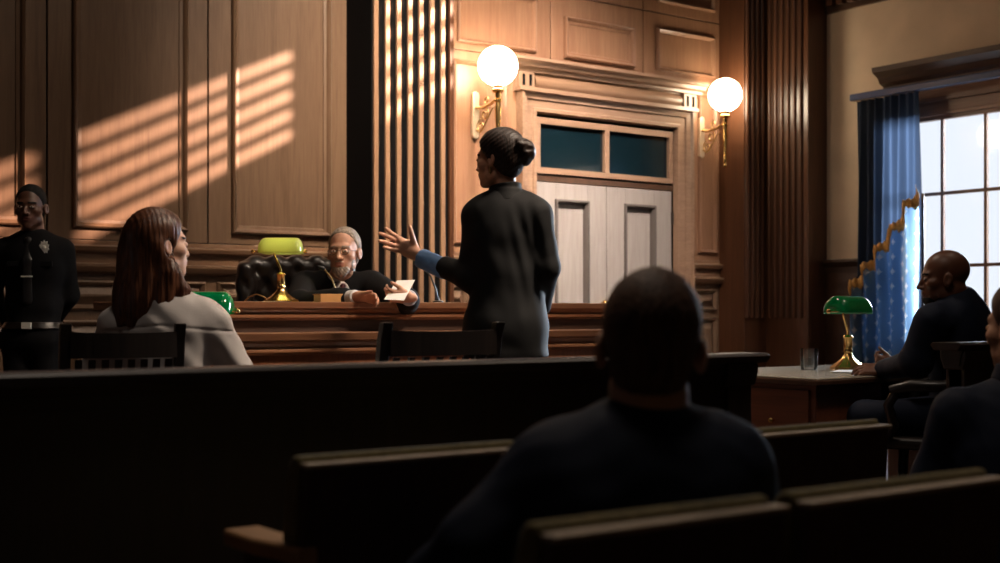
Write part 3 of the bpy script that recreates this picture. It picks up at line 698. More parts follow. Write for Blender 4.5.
# ---- banker lamps
def banker(loc_, rz, s, label, mat, bulb, cord=False):
    r = empty('desk_lamp', loc_, rz, label, 'lamp'); r.scale = (s, s, s); r['group'] = 'green banker lamps'
    mb = MB(); seg = 32; prof = [(0, 0), (.098, 0), (.098, .008), (.09, .014), (.062, .03), (.038, .05), (.024, .068), (.02, .08), (0, .08)]
    vs = []
    for ri, zi in prof:
        for k in range(seg):
            w = 2*math.pi*k/seg; rr = ri*(1+(.10 if .03 < ri < .099 else 0)*(.5*math.cos(8*w)-.2)); vs.append((rr*math.cos(w), rr*.8*math.sin(w), zi))
    fs = [(i*seg+k, i*seg+(k+1) % seg, (i+1)*seg+(k+1) % seg, (i+1)*seg+k) for i in range(len(prof)-1) for k in range(seg)]
    mb.add(vs, fs); mb.build('base', M['brass'], r, smooth=True)
    mb = MB(); mb.lathe([(0, .075), (.022, .078), (.024, .09), (.02, .098), (.022, .10), (.022, .15), (.026, .156), (.018, .166), (0, .168)], (0, 0, 0)); mb.build('socket_column', M['brass'], r, smooth=True)
    mb = MB(); mb.tube([(0, 0, .16), (-.004, .0, .19), (-.022, .0, .23), (-.036, 0, .26), (-.038, 0, .285), (-.03, 0, .305)], [.008, .0075, .007, .007, .007, .008]); mb.build('neck', M['brass'], r, smooth=True)
    mb = MB()
    # half barrel shade, rounded ends, open below
    L, R = .125, .075; n1, n2 = 28, 16
    def sh(a, b_, off=0):
        x = -L+2*L*a; e = min(1, max(0, 1-abs(x)/L)); k = min(1, (e/.32))
        f = math.sqrt(max(0, 1-(1-k)**2)); w = math.pi*(-.06+1.12*b_)
        rr = (R-off)
        return (x*(1-off*2), rr*(.35+.65*f)*math.cos(w)*1.0, .285+rr*(.10+.90*f)*math.sin(w))
    mb.grid(lambda a, b_: sh(a, b_), n1, n2)
    o = mb.build('lamp_shade', mat, r, smooth=True, solid=.004)
    mb = MB(); mb.tube([(-L-.03, 0, .285), (L+.012, 0, .285)], .0055); mb.sphere((-L-.032, 0, .285), .0125, 14, 10); mb.sphere((L+.014, 0, .285), .011, 14, 10); mb.build('shade_rod', M['brass'], r, smooth=True)
    if cord:
        mb = MB(); mb.tube([(-.07, .02, .008), (-.10, .02, .03), (-.14, .02, .045), (-.18, .02, .03), (-.21, .03, .004)], .004, 8); mb.build('cord', M['brassd'], r, smooth=True)
    if bulb:
        mb = MB(); mb.tube([(-.06, 0, .30), (.06, 0, .30)], .012); mb.build('bulb', emit('lamp_bulb', (1, .9, .55), bulb), r, smooth=True)
    return r
p = PW(848, 366, DP(848, 3.98)); banker((p.x, 3.98, TZ), -TH+.68, .96, 'green glass desk lamp with brass foot on the pale desk beside the bald man', M['shadegreen'], 0)
p = PW(279, 302, DP(279, 5.52)); banker((p.x, 5.50, BT), -TH, .84, 'lit yellow-green desk lamp on brass stem on the judge\'s bench', M['shadelit'], 15, True)
p = PW(202, 312, 4.95); banker((p.x, p.y, .675), -TH, .98, 'dark green glass desk lamp peeking out behind the seated woman\'s shoulder', M['shadegreen'], 0)
# ---- glass of water, papers
p = PW(809, 366, DP(809, 3.99)); r = empty('water_glass', (p.x, 3.99, TZ), 0, 'clear tumbler half full of water on the pale desk', 'glass')
mb = MB(); mb.lathe([(0, .001), (.036, .001), (.039, .01), (.043, .10), (.041, .10), (.037, .014), (0, .012)]); mb.build('tumbler', M['glass'], r, smooth=True)
mb = MB(); mb.lathe([(0, .0125), (.0368, .0145), (.0388, .052), (0, .052)]); mb.build('water', M['water'], r, smooth=True)
def paper(name, c, w, h, rz, label, tilt=None, n_=3, cat='paper'):
    mb = MB()
    for k in range(n_):
        a = random.uniform(-.05, .05); ca, sa = math.cos(a), math.sin(a)
        P_ = [(-w/2, -h/2), (w/2, -h/2), (w/2, h/2), (-w/2, h/2)]
        mb.prismZ([(x*ca-y_*sa, x*sa+y_*ca) for x, y_ in P_], .001+k*.0015, .0022+k*.0015)
    o = mb.build(name, M['paper']); o.location = c; o.rotation_euler = tilt or (0, 0, rz); return fin(o, label, cat)
p = PW(868, 371, DP(868, 3.66)); paper('paper_sheet', (p.x, 3.66, TZ), .21, .29, .5, 'white paper sheets lying on the pale desk under the bald man\'s hand')
# book on the bench
p = PW(330, 300, DP(330, 5.45))
r = empty('closed_book', (p.x-.02, 5.375, BT), -TH*.3, 'thick tan book lying flat on the bench in front of the judge', 'book')
M['bookc'] = plain('tan_leather', (.50, .26, .09), .5, noise=.1); M['pages'] = plain('book_pages', (.7, .55, .33), .8)
mb = MB(); mb.box(-.085, .085, -.06, .06, 0, .004); mb.box(-.085, .085, -.06, .06, .034, .038); mb.box(-.085, .085, -.062, -.057, 0, .038); mb.build('cover', M['bookc'], r, bevel=.001)
mb = MB(); mb.box(-.081, .081, -.056, .056, .0045, .0335); mb.build('page_block', M['pages'], r)
# gooseneck microphones
def micro(u, vb, uh, vh, Y, label, s=1):
    p = PW(u, vb, DP(u, Y)); h = PW(uh, vh, DP(u, Y)); r = empty('gooseneck_microphone', (p.x, Y, BT), 0, label, 'microphone'); r['group'] = 'microphones on the bench'
    dx, dy, dz = h.x-p.x, h.y-Y, h.z-BT
    mb = MB(); mb.lathe([(0, 0), (.028, 0), (.028, .01), (.01, .016), (.007, .03), (0, .03)]); mb.build('base', M['black'], r, smooth=True)
    pts = [(0, 0, .02), (dx*.12, dy*.12, dz*.35), (dx*.42, dy*.42, dz*.72), (dx*.85, dy*.85, dz*.96)]
    mb = MB(); mb.tube(pts, .0045, 8); mb.build('gooseneck', M['brassd'] if s == 1 else M['black'], r, smooth=True)
    mb = MB(); mb.tube([(dx*.82, dy*.82, dz*.95), (dx*.9, dy*.9, dz*.98), (dx, dy, dz*1.0), (dx*1.25, dy*1.25, dz*1.04)], [.006, .010, .011, .006]); mb.build('mic_head', M['black'], r, smooth=True)
micro(338, 298, 322, 268, 5.62, 'thin gooseneck microphone on the bench in front of the judge\'s chest')
micro(438, 299, 421, 266, 5.62, 'black gooseneck microphone on the bench just below the woman\'s blue cuff', 2)
# ---- curtain, rod, flag
XCU = XWR-.26
yA, yB = YR(857, XCU), YR(919, XCU)
r = empty('curtain', (XCU, (yA+yB)/2, 0), 0, 'blue translucent curtain hanging at the left side of the tall window', 'curtain')
def cur_fn(a, b_):
    z = 2.66-b_*2.58; w = (yA-yB); sp = 1+.06*b_
    yy = (w*(.5-a))*sp; xx = .035*math.sin(a*2*math.pi*8+.8*math.sin(b_*2))*(0.75+.5*b_)+.012*math.sin(a*31+b_*5)
    return (xx, yy-.01*b_, z)
mb = MB(); mb.grid(cur_fn, 160, 40); mb.build('curtain_cloth', M['curtain'], r, smooth=True)
for i in range(9):
    mb = MB(); mb.tube([(.0+.018*math.cos(t), (yA-yB)*(.5-i/8)*.96, 2.665+.018*math.sin(t)) for t in [k*math.pi/6 for k in range(13)]], .0025, 6)
    mb.build('ring', M['black'], r)
M['rodblue'] = plain('blue_painted_rod', (.025, .065, .19), .3, coat=.4)
mb = MB(); mb.prismY([(XCU-.035, 2.665), (XCU+.035, 2.665), (XCU+.035, 2.72), (XCU-.035, 2.72)], 4.6, YR(852, XCU))
o = fin(mb.build('curtain_rail', M['rodblue'], bevel=.008), 'dark blue curtain pelmet rail running above the tall window', 'curtain rail')
XF_ = XCU-.12
fy0, fy1 = YR(918, XF_), YR(850, XF_)
r = empty('flag', (XF_, fy0, 0), 0, 'draped blue flag with white stars and gold fringe in front of the curtain', 'flag')
def ftop(a):  # a 0 = right (camera side), 1 = left
    return 0
zr, zl = ZD(189, DX(916, XF_)), ZD(292, DX(851, XF_))
def fl_fn(a, b_):
    yy = (fy1-fy0)*a; k = 5; st_ = a+.035*math.sin(a*2*math.pi*k)
    zt_ = zr+(zl-zr)*(st_**.85 if st_ > 0 else 0); zb_ = .45
    z = zt_+(zb_-zt_)*b_
    return (.03*math.sin(a*2*math.pi*5+b_*1.0)+.012*math.sin(a*40+b_*6), yy, z)
mb = MB(); mb.grid(fl_fn, 120, 60); o = mb.build('flag_cloth', M['flag'], r, smooth=True)
uvl = o.data.uv_layers.new(name='UVMap')
for lp in o.data.loops:
    c = o.data.vertices[lp.vertex_index].co; uvl.data[lp.index].uv = (c.y/.062, c.z/.115)
mb = MB()
def fr(a, b_):
    p = fl_fn(a, 0); w_ = .07+.02*math.sin(a*2*math.pi*5)
    return (p[0]-.012-.01*math.sin(b_*3), p[1]+(.5-b_)*.03, p[2]+w_*.5-b_*w_+.008*math.sin(a*150))
mb.grid(fr, 200, 5); mb.build('fringe', M['gold'], r, smooth=True, solid=.003)
mb = MB(); yp = fy0-.02; mb.tube([(0.06, .0, 0.0), (0.06, .0, 1.86)], .012); mb.lathe([(0, 0), (.14, 0), (.14, .03), (.03, .05), (.02, .1), (0, .1)], (0.06, 0, 0)); 
mb.build('flag_pole', M['dark'], r, smooth=True)
# ================================================================== implicit surfaces -> one continuous mesh
V = lambda *a: np.array(a, float)
def rotz(a): c, s = math.cos(a), math.sin(a); return np.array([[c, -s, 0], [s, c, 0], [0, 0, 1.]])
def rotx(a): c, s = math.cos(a), math.sin(a); return np.array([[1, 0, 0], [0, c, -s], [0, s, c.real]])
def roty(a): c, s = math.cos(a), math.sin(a); return np.array([[c, 0, s], [0, 1, 0], [-s, 0, c]])
def ell(c, r, R=None):
    c = np.array(c, float); r = np.array(r, float)
    def f(p):
        q = p-c
        if R is not None: q = q @ R
        k0 = np.sqrt(((q/r)**2).sum(1)); k1 = np.sqrt(((q/r**2)**2).sum(1))+1e-9
        return k0*(k0-1)/k1
    return f
def rc(a, b, ra, rb, R=None, flat=None):
    a = np.array(a, float); b = np.array(b, float)
    def f(p):
        q = p-a; ba = b-a
        if flat is not None:
            fl = np.array(flat, float)
            if R is not None: q = q @ R; ba = ba @ R
            q = q/fl; ba = ba/fl
        h = np.clip((q @ ba)/(ba @ ba+1e-12), 0, 1)
        d = np.sqrt(((q-h[:, None]*ba)**2).sum(1))-(ra+(rb-ra)*h)
        return d*(min(flat) if flat is not None else 1)
    return f
def rbox(c, hf, r, R=None):
    c = np.array(c, float); hf = np.array(hf, float)-r
    def f(p):
        q = p-c
        if R is not None: q = q @ R
        q = np.abs(q)-hf
        return np.sqrt((np.maximum(q, 0)**2).sum(1))+np.minimum(q.max(1), 0)-r
    return f
def su(k, *fs):
    fs = [f for f in fs if f]
    def f(p):
        d = fs[0](p)
        for g in fs[1:]:
            e = g(p); h = np.maximum(k-np.abs(d-e), 0)/k; d = np.minimum(d, e)-h*h*k*.25
        return d
    return f
def ss(k, a, *bs):
    def f(p):
        d = a(p)
        for b in bs:
            e = -b(p); h = np.maximum(k-np.abs(d-e), 0)/k; d = np.maximum(d, e)+h*h*k*.25
        return d
    return f
def cut(a, n, o, k=.0):                       # keep the side where n.(p-o) < 0
    n = np.array(n, float); n = n/np.linalg.norm(n); o = np.array(o, float)
    def f(p):
        d = a(p); e = (p-o) @ n
        if k: h = np.maximum(k-np.abs(d-e), 0)/k; return np.maximum(d, e)+h*h*k*.25
        return np.maximum(d, e)
    return f
def off(a, t): return lambda p: a(p)-t
def shell(a, t): return lambda p: np.abs(a(p))-t
def disp(a, g): return lambda p: a(p)+g(p)
def xf(f, o, R, s=1.0):
    o = np.array(o, float)
    return lambda p: f((p-o) @ R/s)*s
def wr(amp, fr, seed=0, stretch=(1, 1, 1)):   # cloth folds
    rs = np.random.RandomState(seed); ks = rs.randn(6, 3)*fr*np.array(stretch); ph = rs.rand(6)*6.28
    def g(p):
        w = 0
        for k, h in zip(ks, ph): w = w+np.sin(p @ k+h+1.5*np.sin(p @ k[::-1]*.5+h))
        return amp*(w/6+.0)
    return g
def mesh_sdf(f, lo, hi, h, B=12):
    lo = np.array(lo, float); hi = np.array(hi, float)
    nb = np.maximum(1, np.ceil((hi-lo)/(h*B)).astype(int)); n = nb*B
    F = np.full(tuple(n), 1.0, np.float32)
    ax = [lo[i]+(np.arange(nb[i])+.5)*B*h for i in range(3)]
    C = np.stack(np.meshgrid(*ax, indexing='ij'), -1).reshape(-1, 3)
    dc = f(C); act = np.abs(dc) < (B*h*.5*1.732)*1.35+.02
    ii = np.stack(np.meshgrid(np.arange(nb[0]), np.arange(nb[1]), np.arange(nb[2]), indexing='ij'), -1).reshape(-1, 3)
    F6 = F.reshape(nb[0], B, nb[1], B, nb[2], B)
    for (a, b, c), d in zip(ii[~act], dc[~act]): F6[a, :, b, :, c, :] = d
    loc = np.stack(np.meshgrid(np.arange(B), np.arange(B), np.arange(B), indexing='ij'), -1).reshape(-1, 3)
    A = ii[act]
    for s in range(0, len(A), 64):
        q = A[s:s+64]; P = lo+(q[:, None, :]*B+loc[None])*h
        d = f(P.reshape(-1, 3)).reshape(len(q), B, B, B)
        for k, (a, b, c) in enumerate(q): F6[a, :, b, :, c, :] = d[k]
    F[0] = F[-1] = 1; F[:, 0] = F[:, -1] = 1; F[:, :, 0] = F[:, :, -1] = 1
    S = F < 0
    # naive surface nets
    c8 = [S[i:n[0]-1+i, j:n[1]-1+j, k:n[2]-1+k] for i in (0, 1) for j in (0, 1) for k in (0, 1)]
    su_ = sum(c.astype(np.int8) for c in c8); mix = (su_ > 0) & (su_ < 8)
    idx = np.argwhere(mix); vid = np.full(mix.shape, -1, np.int32); vid[tuple(idx.T)] = np.arange(len(idx))
    acc = np.zeros((len(idx), 3)); cnt = np.zeros(len(idx))
    for axis in range(3):
        o1, o2 = [a for a in range(3) if a != axis]
        for i in (0, 1):
            for j in (0, 1):
                p = idx.copy(); p[:, o1] += i; p[:, o2] += j; q = p.copy(); q[:, axis] += 1
                fa = F[tuple(p.T)]; fb = F[tuple(q.T)]; m_ = (fa < 0) != (fb < 0)
                t = np.where(m_, fa/(fa-fb+1e-12), 0); pt = p.astype(float); pt[:, axis] += t
                acc[m_] += pt[m_]; cnt[m_] += 1
    vs = lo+acc/np.maximum(cnt, 1)[:, None]*h
    fs = []
    for axis in range(3):
        o1, o2 = [(1, 2), (2, 0), (0, 1)][axis]
        a = [slice(None)]*3; b = [slice(None)]*3; a[axis] = slice(0, -1); b[axis] = slice(1, None)
        ch = S[tuple(a)] != S[tuple(b)]; e = np.argwhere(ch)
        e = e[(e[:, o1] > 0) & (e[:, o2] > 0)]
        sg = S[tuple(e.T)]
        def g(d1, d2):
            q = e.copy(); q[:, o1] -= d1; q[:, o2] -= d2; return vid[tuple(q.T)]
        Q = np.stack([g(1, 1), g(0, 1), g(0, 0), g(1, 0)], 1); Q[~sg] = Q[~sg][:, ::-1]
        Q = Q[(Q >= 0).all(1)]; fs.append(Q)
    return vs, np.concatenate(fs)
def sdf_obj(name, f, lo, hi, h, mats, parent=None, matfn=None):
    vs, fs = mesh_sdf(f, lo, hi, h)
    me = bpy.data.meshes.new(name); me.vertices.add(len(vs)); me.vertices.foreach_set('co', vs.astype(np.float32).ravel())
    me.loops.add(len(fs)*4); me.loops.foreach_set('vertex_index', fs.astype(np.int32).ravel())
    me.polygons.add(len(fs)); me.polygons.foreach_set('loop_start', np.arange(len(fs), dtype=np.int32)*4)
    me.update(calc_edges=True)
    me.polygons.foreach_set('use_smooth', np.ones(len(fs), bool))
    for m_ in (mats if isinstance(mats, (list, tuple)) else [mats]): me.materials.append(m_)
    if matfn is not None: me.polygons.foreach_set('material_index', matfn(vs[fs].mean(1)).astype(np.int32))
    me.validate()
    o = bpy.data.objects.new(name, me); COL.objects.link(o)
    if parent: o.parent = parent
    return o
# ------------------------------------------------------------------ heads
def head_sdf(fem=False, beard=0, wide=1.0):
    w = wide*(.95 if fem else 1); nf = -.006 if fem else 0
    f = su(.03, ell((0, -.018, .040), (.076*w, .098, .088)), ell((0, .022, -.025), (.060*w, .068, .082)), ell((0, .045, -.070), (.042*w, .045, .042)))
    f = su(.018, f, ell((0, .072, -.098), (.022*w, .020, .017)), ell((-.046*w, .052, -.018), (.022, .028, .022)), ell((.046*w, .052, -.018), (.022, .028, .022)),
           ell((-.050*w, .012, -.068), (.016, .028, .024)), ell((.050*w, .012, -.068), (.016, .028, .024)), ell((0, .070, .026), (.050*w, .020, .012)))
    f = ss(.014, f, ell((-.031, .104, .004), (.017, .018, .012)), ell((.031, .104, .004), (.017, .018, .012)))
    f = su(.008, f, rc((0, .084, .012), (0, .109+nf, -.030), .007, .011+nf*.4), ell((-.013, .095, -.034), (.009, .012, .008)), ell((.013, .095, -.034), (.009, .012, .008)))
    f = su(.007, f, ell((0, .090, -.056), (.024, .009, .0065)), ell((0, .088, -.067), (.021, .009, .007)))
    f = ss(.004, f, ell((0, .103, -.0615), (.022, .012, .0016)))
    for s in (-1, 1):                                   # lids
        f = su(.004, f, ell((s*.031, .0805, .004), (.015, .0115, .0095)))
        e = ell((s*.082*w, -.006, -.006), (.010, .020, .032), rotx(.2) @ rotz(s*.35))
        e = ss(.006, e, ell((s*.094*w, .0, -.004), (.010, .011, .020)))
        f = su(.006, f, e)
    return f
def face_mats(H, R, s, fem):
    def fn(c):
        q = (c-H) @ R/s; m_ = np.zeros(len(c), int)
        lip = ((q[:, 0]/.026)**2+((q[:, 2]+.0615)/.0135)**2 < 1) & (q[:, 1] > .07)
        m_[lip] = 1
        brow = (np.abs(np.abs(q[:, 0])-.032) < .019) & (np.abs(q[:, 2]-.0275+.12*np.abs(np.abs(q[:, 0])-.03)) < .0042) & (q[:, 1] > .05)
        m_[brow] = 2
        eye = (((np.abs(q[:, 0])-.031)/.0115)**2+((q[:, 2]-.004)/.0042)**2 < 1) & (q[:, 1] > .07); m_[eye] = 3
        iris = (((np.abs(q[:, 0])-.031)/.0052)**2+((q[:, 2]-.004)/.0046)**2 < 1) & (q[:, 1] > .07); m_[iris] = 4
        return m_
    return fn
def hand_sdf(w, D, S, L=.19, curl=.25, spread=.10, thumb=.6):
    """w wrist, D towards the fingers, S towards the thumb side; palm looks along D x S"""
    D = np.array(D, float); D /= np.linalg.norm(D); S = np.array(S, float); S -= D*(S@D); S /= np.linalg.norm(S); N = np.cross(D, S); k = L/.19
    R = np.stack([S, D, N], 1); P = lambda a, b, c: w+(S*a+D*b+N*c)*k
    f = su(.015, rbox(P(0, .052, 0), (.040*k, .050*k, .0135*k), .012*k, R), ell(P(.022, .035, .008), (.020*k, .032*k, .016*k), R))
    f = su(.02, f, rc(w-D*.02, P(0, .02, 0), .026*k, .026*k, R, (1, 1, .72)))
    for x, ln, i in ((.030, .070, 0), (.010, .079, 1), (-.010, .073, 2), (-.029, .058, 3)):
        a = spread*(1.5-i); c = curl*(1+.12*i); p = P(x, .094-.004*abs(i-1), 0); d = 0; seg = [.44, .31, .25]; rr = [.0098, .0090, .0082, .0068]
        fd = None; dd = D*math.cos(a)+S*math.sin(a)
        for j in range(3):
            d += c*(.7 if j == 0 else 1); v = dd*math.cos(d)+N*math.sin(d); q = p+v*ln*seg[j]*k
            g = rc(p, q, rr[j]*k, rr[j+1]*k); fd = g if fd is None else su(.003, fd, g); p = q
        f = su(.006, f, fd)
    p0 = P(.024, .022, .006); v = D*math.cos(thumb)+S*math.sin(thumb)+N*.25; v /= np.linalg.norm(v); p1 = p0+v*.045*k
    v2 = v+D*.35; v2 /= np.linalg.norm(v2); p2 = p1+v2*.032*k; p3 = p2+v2*.024*k
    f = su(.010, f, su(.004, rc(p0, p1, .015*k, .0125*k), rc(p1, p2, .0115*k, .0105*k), rc(p2, p3, .0105*k, .008*k)))
    return f
def hair_cap(t=.012, hl=((.0, .088, .072), (0, -.01, -.035)), w=1, extra=None):
    (x0, y0, z0), (x1, y1, z1) = hl
    d = V(0, y1-y0, z1-z0); n = V(0, -d[2], d[1]); n /= np.linalg.norm(n)
    if n[1] < 0: n = -n
    c = ell((0, -.018, .040), ((.076+t)*w, .098+t, .088+t))
    c = su(.03, c, ell((0, -.045, -.03), ((.058+t*.6)*w, .055+t*.6, .06)))
    return cut(c, n, (0, y0, z0), .022)

class Fig:
    """a figure laid out in a frame whose x runs across, y away from and z above the seated viewer's line to it"""
    def __init__(s, u0, d0, z0=0.):
        s.u0, s.d0, s.z0 = u0, d0, z0
        p = PW(u0, HZ, d0); s.loc = Vector((p.x, p.y, z0)); s.x0 = (u0-500)/FL*d0
    def L(s, u, v, dy=0.):
        d = s.d0+dy; return V((u-500)/FL*d-s.x0, dy, ZD(v, d)-s.z0)
    def place(s, o): o.location = s.loc; o.rotation_euler = (0, 0, -TH)
def person(fig, label, head, joints, skin, hands=(), torso=None, h=.0055, fem=False, lips='lipl', brow='hairdark', neck_r=.054, extra=None, hs=.0032, sc=1.0):
    """skin body: one mesh"""
    H, R, s = head; J = joints
    hf = xf(head_sdf(fem), H, R, s)
    nb = J['neck']; base = H+R @ V(0, -.028, -.055)*s
    up = nb+(base-nb)*.0
    Rb = J.get('Rb', np.eye(3))
    ch, wa, pe = J['chest'], J['waist'], J['pelvis']; a, b = J['sa'], J['sb']; W_ = J.get('w', 1)
    f = su(.05, ell(ch, (.135*W_, .088*W_, .17), Rb), ell(wa, (.115*W_, .08*W_, .14), Rb), ell(pe, (.135*W_, .095*W_, .11), Rb), rc(a*.86+b*.14, b*.86+a*.14, .045, .045), rc(nb, base, neck_r*1.08, neck_r*.97))
    f = su(.03, f, rc(nb-V(0, 0, .02), a*.6+nb*.4-V(0, 0, .025), .048, .035), rc(nb-V(0, 0, .02), b*.6+nb*.4-V(0, 0, .025), .048, .035))
    for sd in 'ab':
        f = su(.02, f, rc(J['s'+sd], J['e'+sd], .038, .030), rc(J['e'+sd], J['w'+sd], .031, .022))
        f = su(.02, f, rc(J['h'+sd], J['k'+sd], .066, .045), rc(J['k'+sd], J['f'+sd], .045, .032))
    f = su(.012, f, hf, *hands)
    if extra: f = extra(f)
    P = np.array([J[k] for k in J if isinstance(J[k], np.ndarray) and J[k].shape == (3,)]+[H]); lo = P.min(0)-.22; hi = P.max(0)+.22
    o = sdf_obj('person', f, lo, hi, h, [M[skin], M[lips], M[brow], M['eyew'], M['eyed']], None, face_mats(H, R, s, fem))
    fin(o, label, 'person'); fig.place(o)
    return o, (lo, hi)
def torso_cloth(J, t=.02, hem=None, hemr=.17, W_=1, k=.06, Rb=None, legs=False):
    ch, wa, pe = J['chest'], J['waist'], J['pelvis']; a, b = J['sa'], J['sb']; Rb = J.get('Rb', np.eye(3)); nb = J['neck']; w = J.get('w', 1)
    f = su(k, ell(ch, (.15*w+t, .098*w+t, .19+t), Rb), ell(wa, (.125*w+t, .09*w+t, .16), Rb), ell(pe, (.15*w+t, .11*w+t, .13), Rb), rc(a*.9+b*.1, b*.9+a*.1, .05+t*.6, .05+t*.6))
    f = su(.035, f, rc(nb-V(0, 0, .035), a*.75+nb*.25-V(0, 0, .012), .052+t*.4, .042+t*.5), rc(nb-V(0, 0, .035), b*.75+nb*.25-V(0, 0, .012), .052+t*.4, .042+t*.5))
    return f
def sleeve(J, sd, r=(.062, .050, .040), end=1.0, k=.035):
    w = J['e'+sd]+(J['w'+sd]-J['e'+sd])*end
    return su(k, rc(J['s'+sd], J['e'+sd], r[0], r[1]), rc(J['e'+sd], w, r[1], r[2]))
def endcut(f, J, sd, end):   # blunt cuff
    e, w = J['e'+sd], J['w'+sd]; n = (w-e)/np.linalg.norm(w-e)
    return cut(f, n, e+(w-e)*end, .006)
def bbox(pts, m_): P = np.array(pts); return P.min(0)-m_, P.max(0)+m_
def legs_sdf(J, r=(.092, .066, .052), k=.05):
    f = None
    for sd in 'ab':
        g = su(.03, rc(J['h'+sd], J['k'+sd], r[0], r[1]), rc(J['k'+sd], J['f'+sd], r[1], r[2])); f = g if f is None else su(.03, f, g)
    return su(k, f, ell(J['pelvis'], (.165*J.get('w', 1), .115*J.get('w', 1), .12), J.get('Rb', np.eye(3))))
def shoes(J, fwd, parent, mat):
    for sd in 'ab':
        a = J['f'+sd]; fw = np.array(fwd, float)
        f = su(.02, ell(a+fw*.06+V(0, 0, -.035), (.042, .042, .035)), rc(a+V(0, 0, -.045), a+fw*.16+V(0, 0, -.055), .038, .030))
        f = cut(f, (0, 0, -1), (0, 0, a[2]-.078), .004)
        lo, hi = bbox([a, a+fw*.2], .1); sdf_obj('shoe', f, lo, hi, .007, M[mat], parent)
def clothing(name, f, J, keys, h, mat, parent, m_=.16, extra=()):
    lo, hi = bbox([J[k] for k in keys]+list(extra), m_); return sdf_obj(name, f, lo, hi, h, mat if not isinstance(mat, str) else M[mat], parent)
def collar(J, H, R, s, r=.062, t=.004, z0=-.03, z1=.035, tilt=.2):
    nb = J['neck']; base = H+R @ V(0, -.028, -.055)*s; ax = (base-nb)/np.linalg.norm(base-nb)
    f = shell(rc(nb-ax*.1, nb+ax*.2, r+.012, r-.006), t); Rb = J.get('Rb', np.eye(3)); fwd = Rb @ V(0, 1, 0)
    n = ax+fwd*tilt; f = cut(f, n, nb+ax*z1, .003); return cut(f, -ax, nb+ax*z0)
def eyeglass(parent, H, R, s):
    mb = MB()
    for sg in (-1, 1):
        mb.tube([tuple(H+R @ (V(sg*.032+.022*math.cos(t), .106, .002+.017*math.sin(t))*s)) for t in [k*math.pi/8 for k in range(17)]], .0016, 6)
        mb.tube([tuple(H+R @ (V(sg*.054, .104, .006)*s)), tuple(H+R @ (V(sg*.082, .0, .008)*s))], .0016, 6)
    mb.tube([tuple(H+R @ (V(-.010, .107, .006)*s)), tuple(H+R @ (V(.010, .107, .006)*s))], .0016, 6)
    mb.build('eyeglasses', M['iron'], parent)
D2 = math.radians
# ================================================================== 1. standing woman
F = Fig(508, 5.4); L = F.L
H = L(498.5, 160, 0); R = rotz(D2(62)) @ rotx(D2(-3)); hs_ = .97
Rb = rotz(D2(14))
J = dict(neck=L(506, 195, .0), chest=L(507, 235, 0), waist=L(507, 280, .0), pelvis=L(506, 325, 0), sa=L(477, 214, .02), sb=L(537, 213, -.03), Rb=Rb, w=.98,
         ea=L(471, 278, .0), wa=L(427, 259, .17), eb=L(547, 268, -.02), wb=L(541, 305, .16), ha=L(490, 335, 0), hb=L(522, 335, 0), ka=L(489, 430, .03), kb=L(523, 430, .02), fa=V(-.07, 0, .09), fb=V(.07, 0, .09))
J['wrista'] = L(421, 256.5, .18)
def pix(*pts): return [L(u, v, dy) for u, v, dy in pts]
def digit(pts, r):
    f = None
    for i in range(len(pts)-1):
        g = rc(pts[i], pts[i+1], r[i], r[i+1]); f = g if f is None else su(.003, f, g)
    return f
handw = su(.012, rc(L(424, 258, .17), L(417, 254, .18), .023, .025), ell(L(408, 248.5, .19), (.050, .017, .036), roty(D2(28))),
           rc(L(413, 250, .19), L(400, 240, .20), .024, .015), rc(L(414, 255, .19), L(401, 249, .19), .022, .014))
for pts, r in (((L(402, 240, .20), L(393.5, 234.5, .21), L(388.5, 230.5, .205), L(385.8, 228.3, .195)), (.0115, .0095, .0088, .0072)),
               ((L(401, 243.5, .20), L(391, 238.2, .205), L(384, 234.8, .20), L(380, 233.2, .19)), (.0115, .0098, .0090, .0074)),
               ((L(401, 247.5, .19), L(391.5, 244.6, .19), L(384, 242, .185), L(379.2, 240.8, .175)), (.011, .0095, .0088, .0072)),
               ((L(403, 251.5, .185), L(395, 250.2, .18), L(388.5, 248.6, .17), L(384, 247.0, .16)), (.0105, .0088, .0080, .0066))):
    handw = su(.005, handw, digit(pts, r))
handw = su(.010, handw, digit((L(415, 247, .19), L(412.5, 238, .17), L(411, 231.5, .155), L(409.8, 226.8, .15)), (.016, .0125, .0105, .0078)))
wo, (lo, hi) = person(F, 'standing woman in black blazer, dark hair in a bun, gesturing with open hand', (H, R, hs_), J, 'skinwarm', [handw, hand_sdf(J['wb'], V(-.3, .5, -.8), V(0, .7, .3), .17)], h=.0042, fem=True, neck_r=.045)
# blazer
nz = wr(.006, 16, 3, (1, 1, .35)); nz2 = wr(.003, 45, 4, (1, 1, .6))
f = torso_cloth(J, .022)
f = su(.06, f, rc(J['waist'], L(506, 352, 0), .13, .185, Rb, (1, .72, 1)))
f = su(.03, f, rc(J['sa'], J['ea'], .060, .056), rc(J['ea'], J['wa'], .056, .044))
f = su(.022, f, rc(J['sb'], J['eb'], .062, .055), rc(J['eb'], J['wb'], .054, .046))
f = su(.02, f, rc(L(484, 205, 0), L(474, 216, .01), .040, .050), rc(L(529, 203, -.02), L(541, 214, -.02), .040, .048))
f = disp(f, lambda p: nz(p)*np.clip((1.42-p[:, 2])*4, .25, 1)+nz2(p))
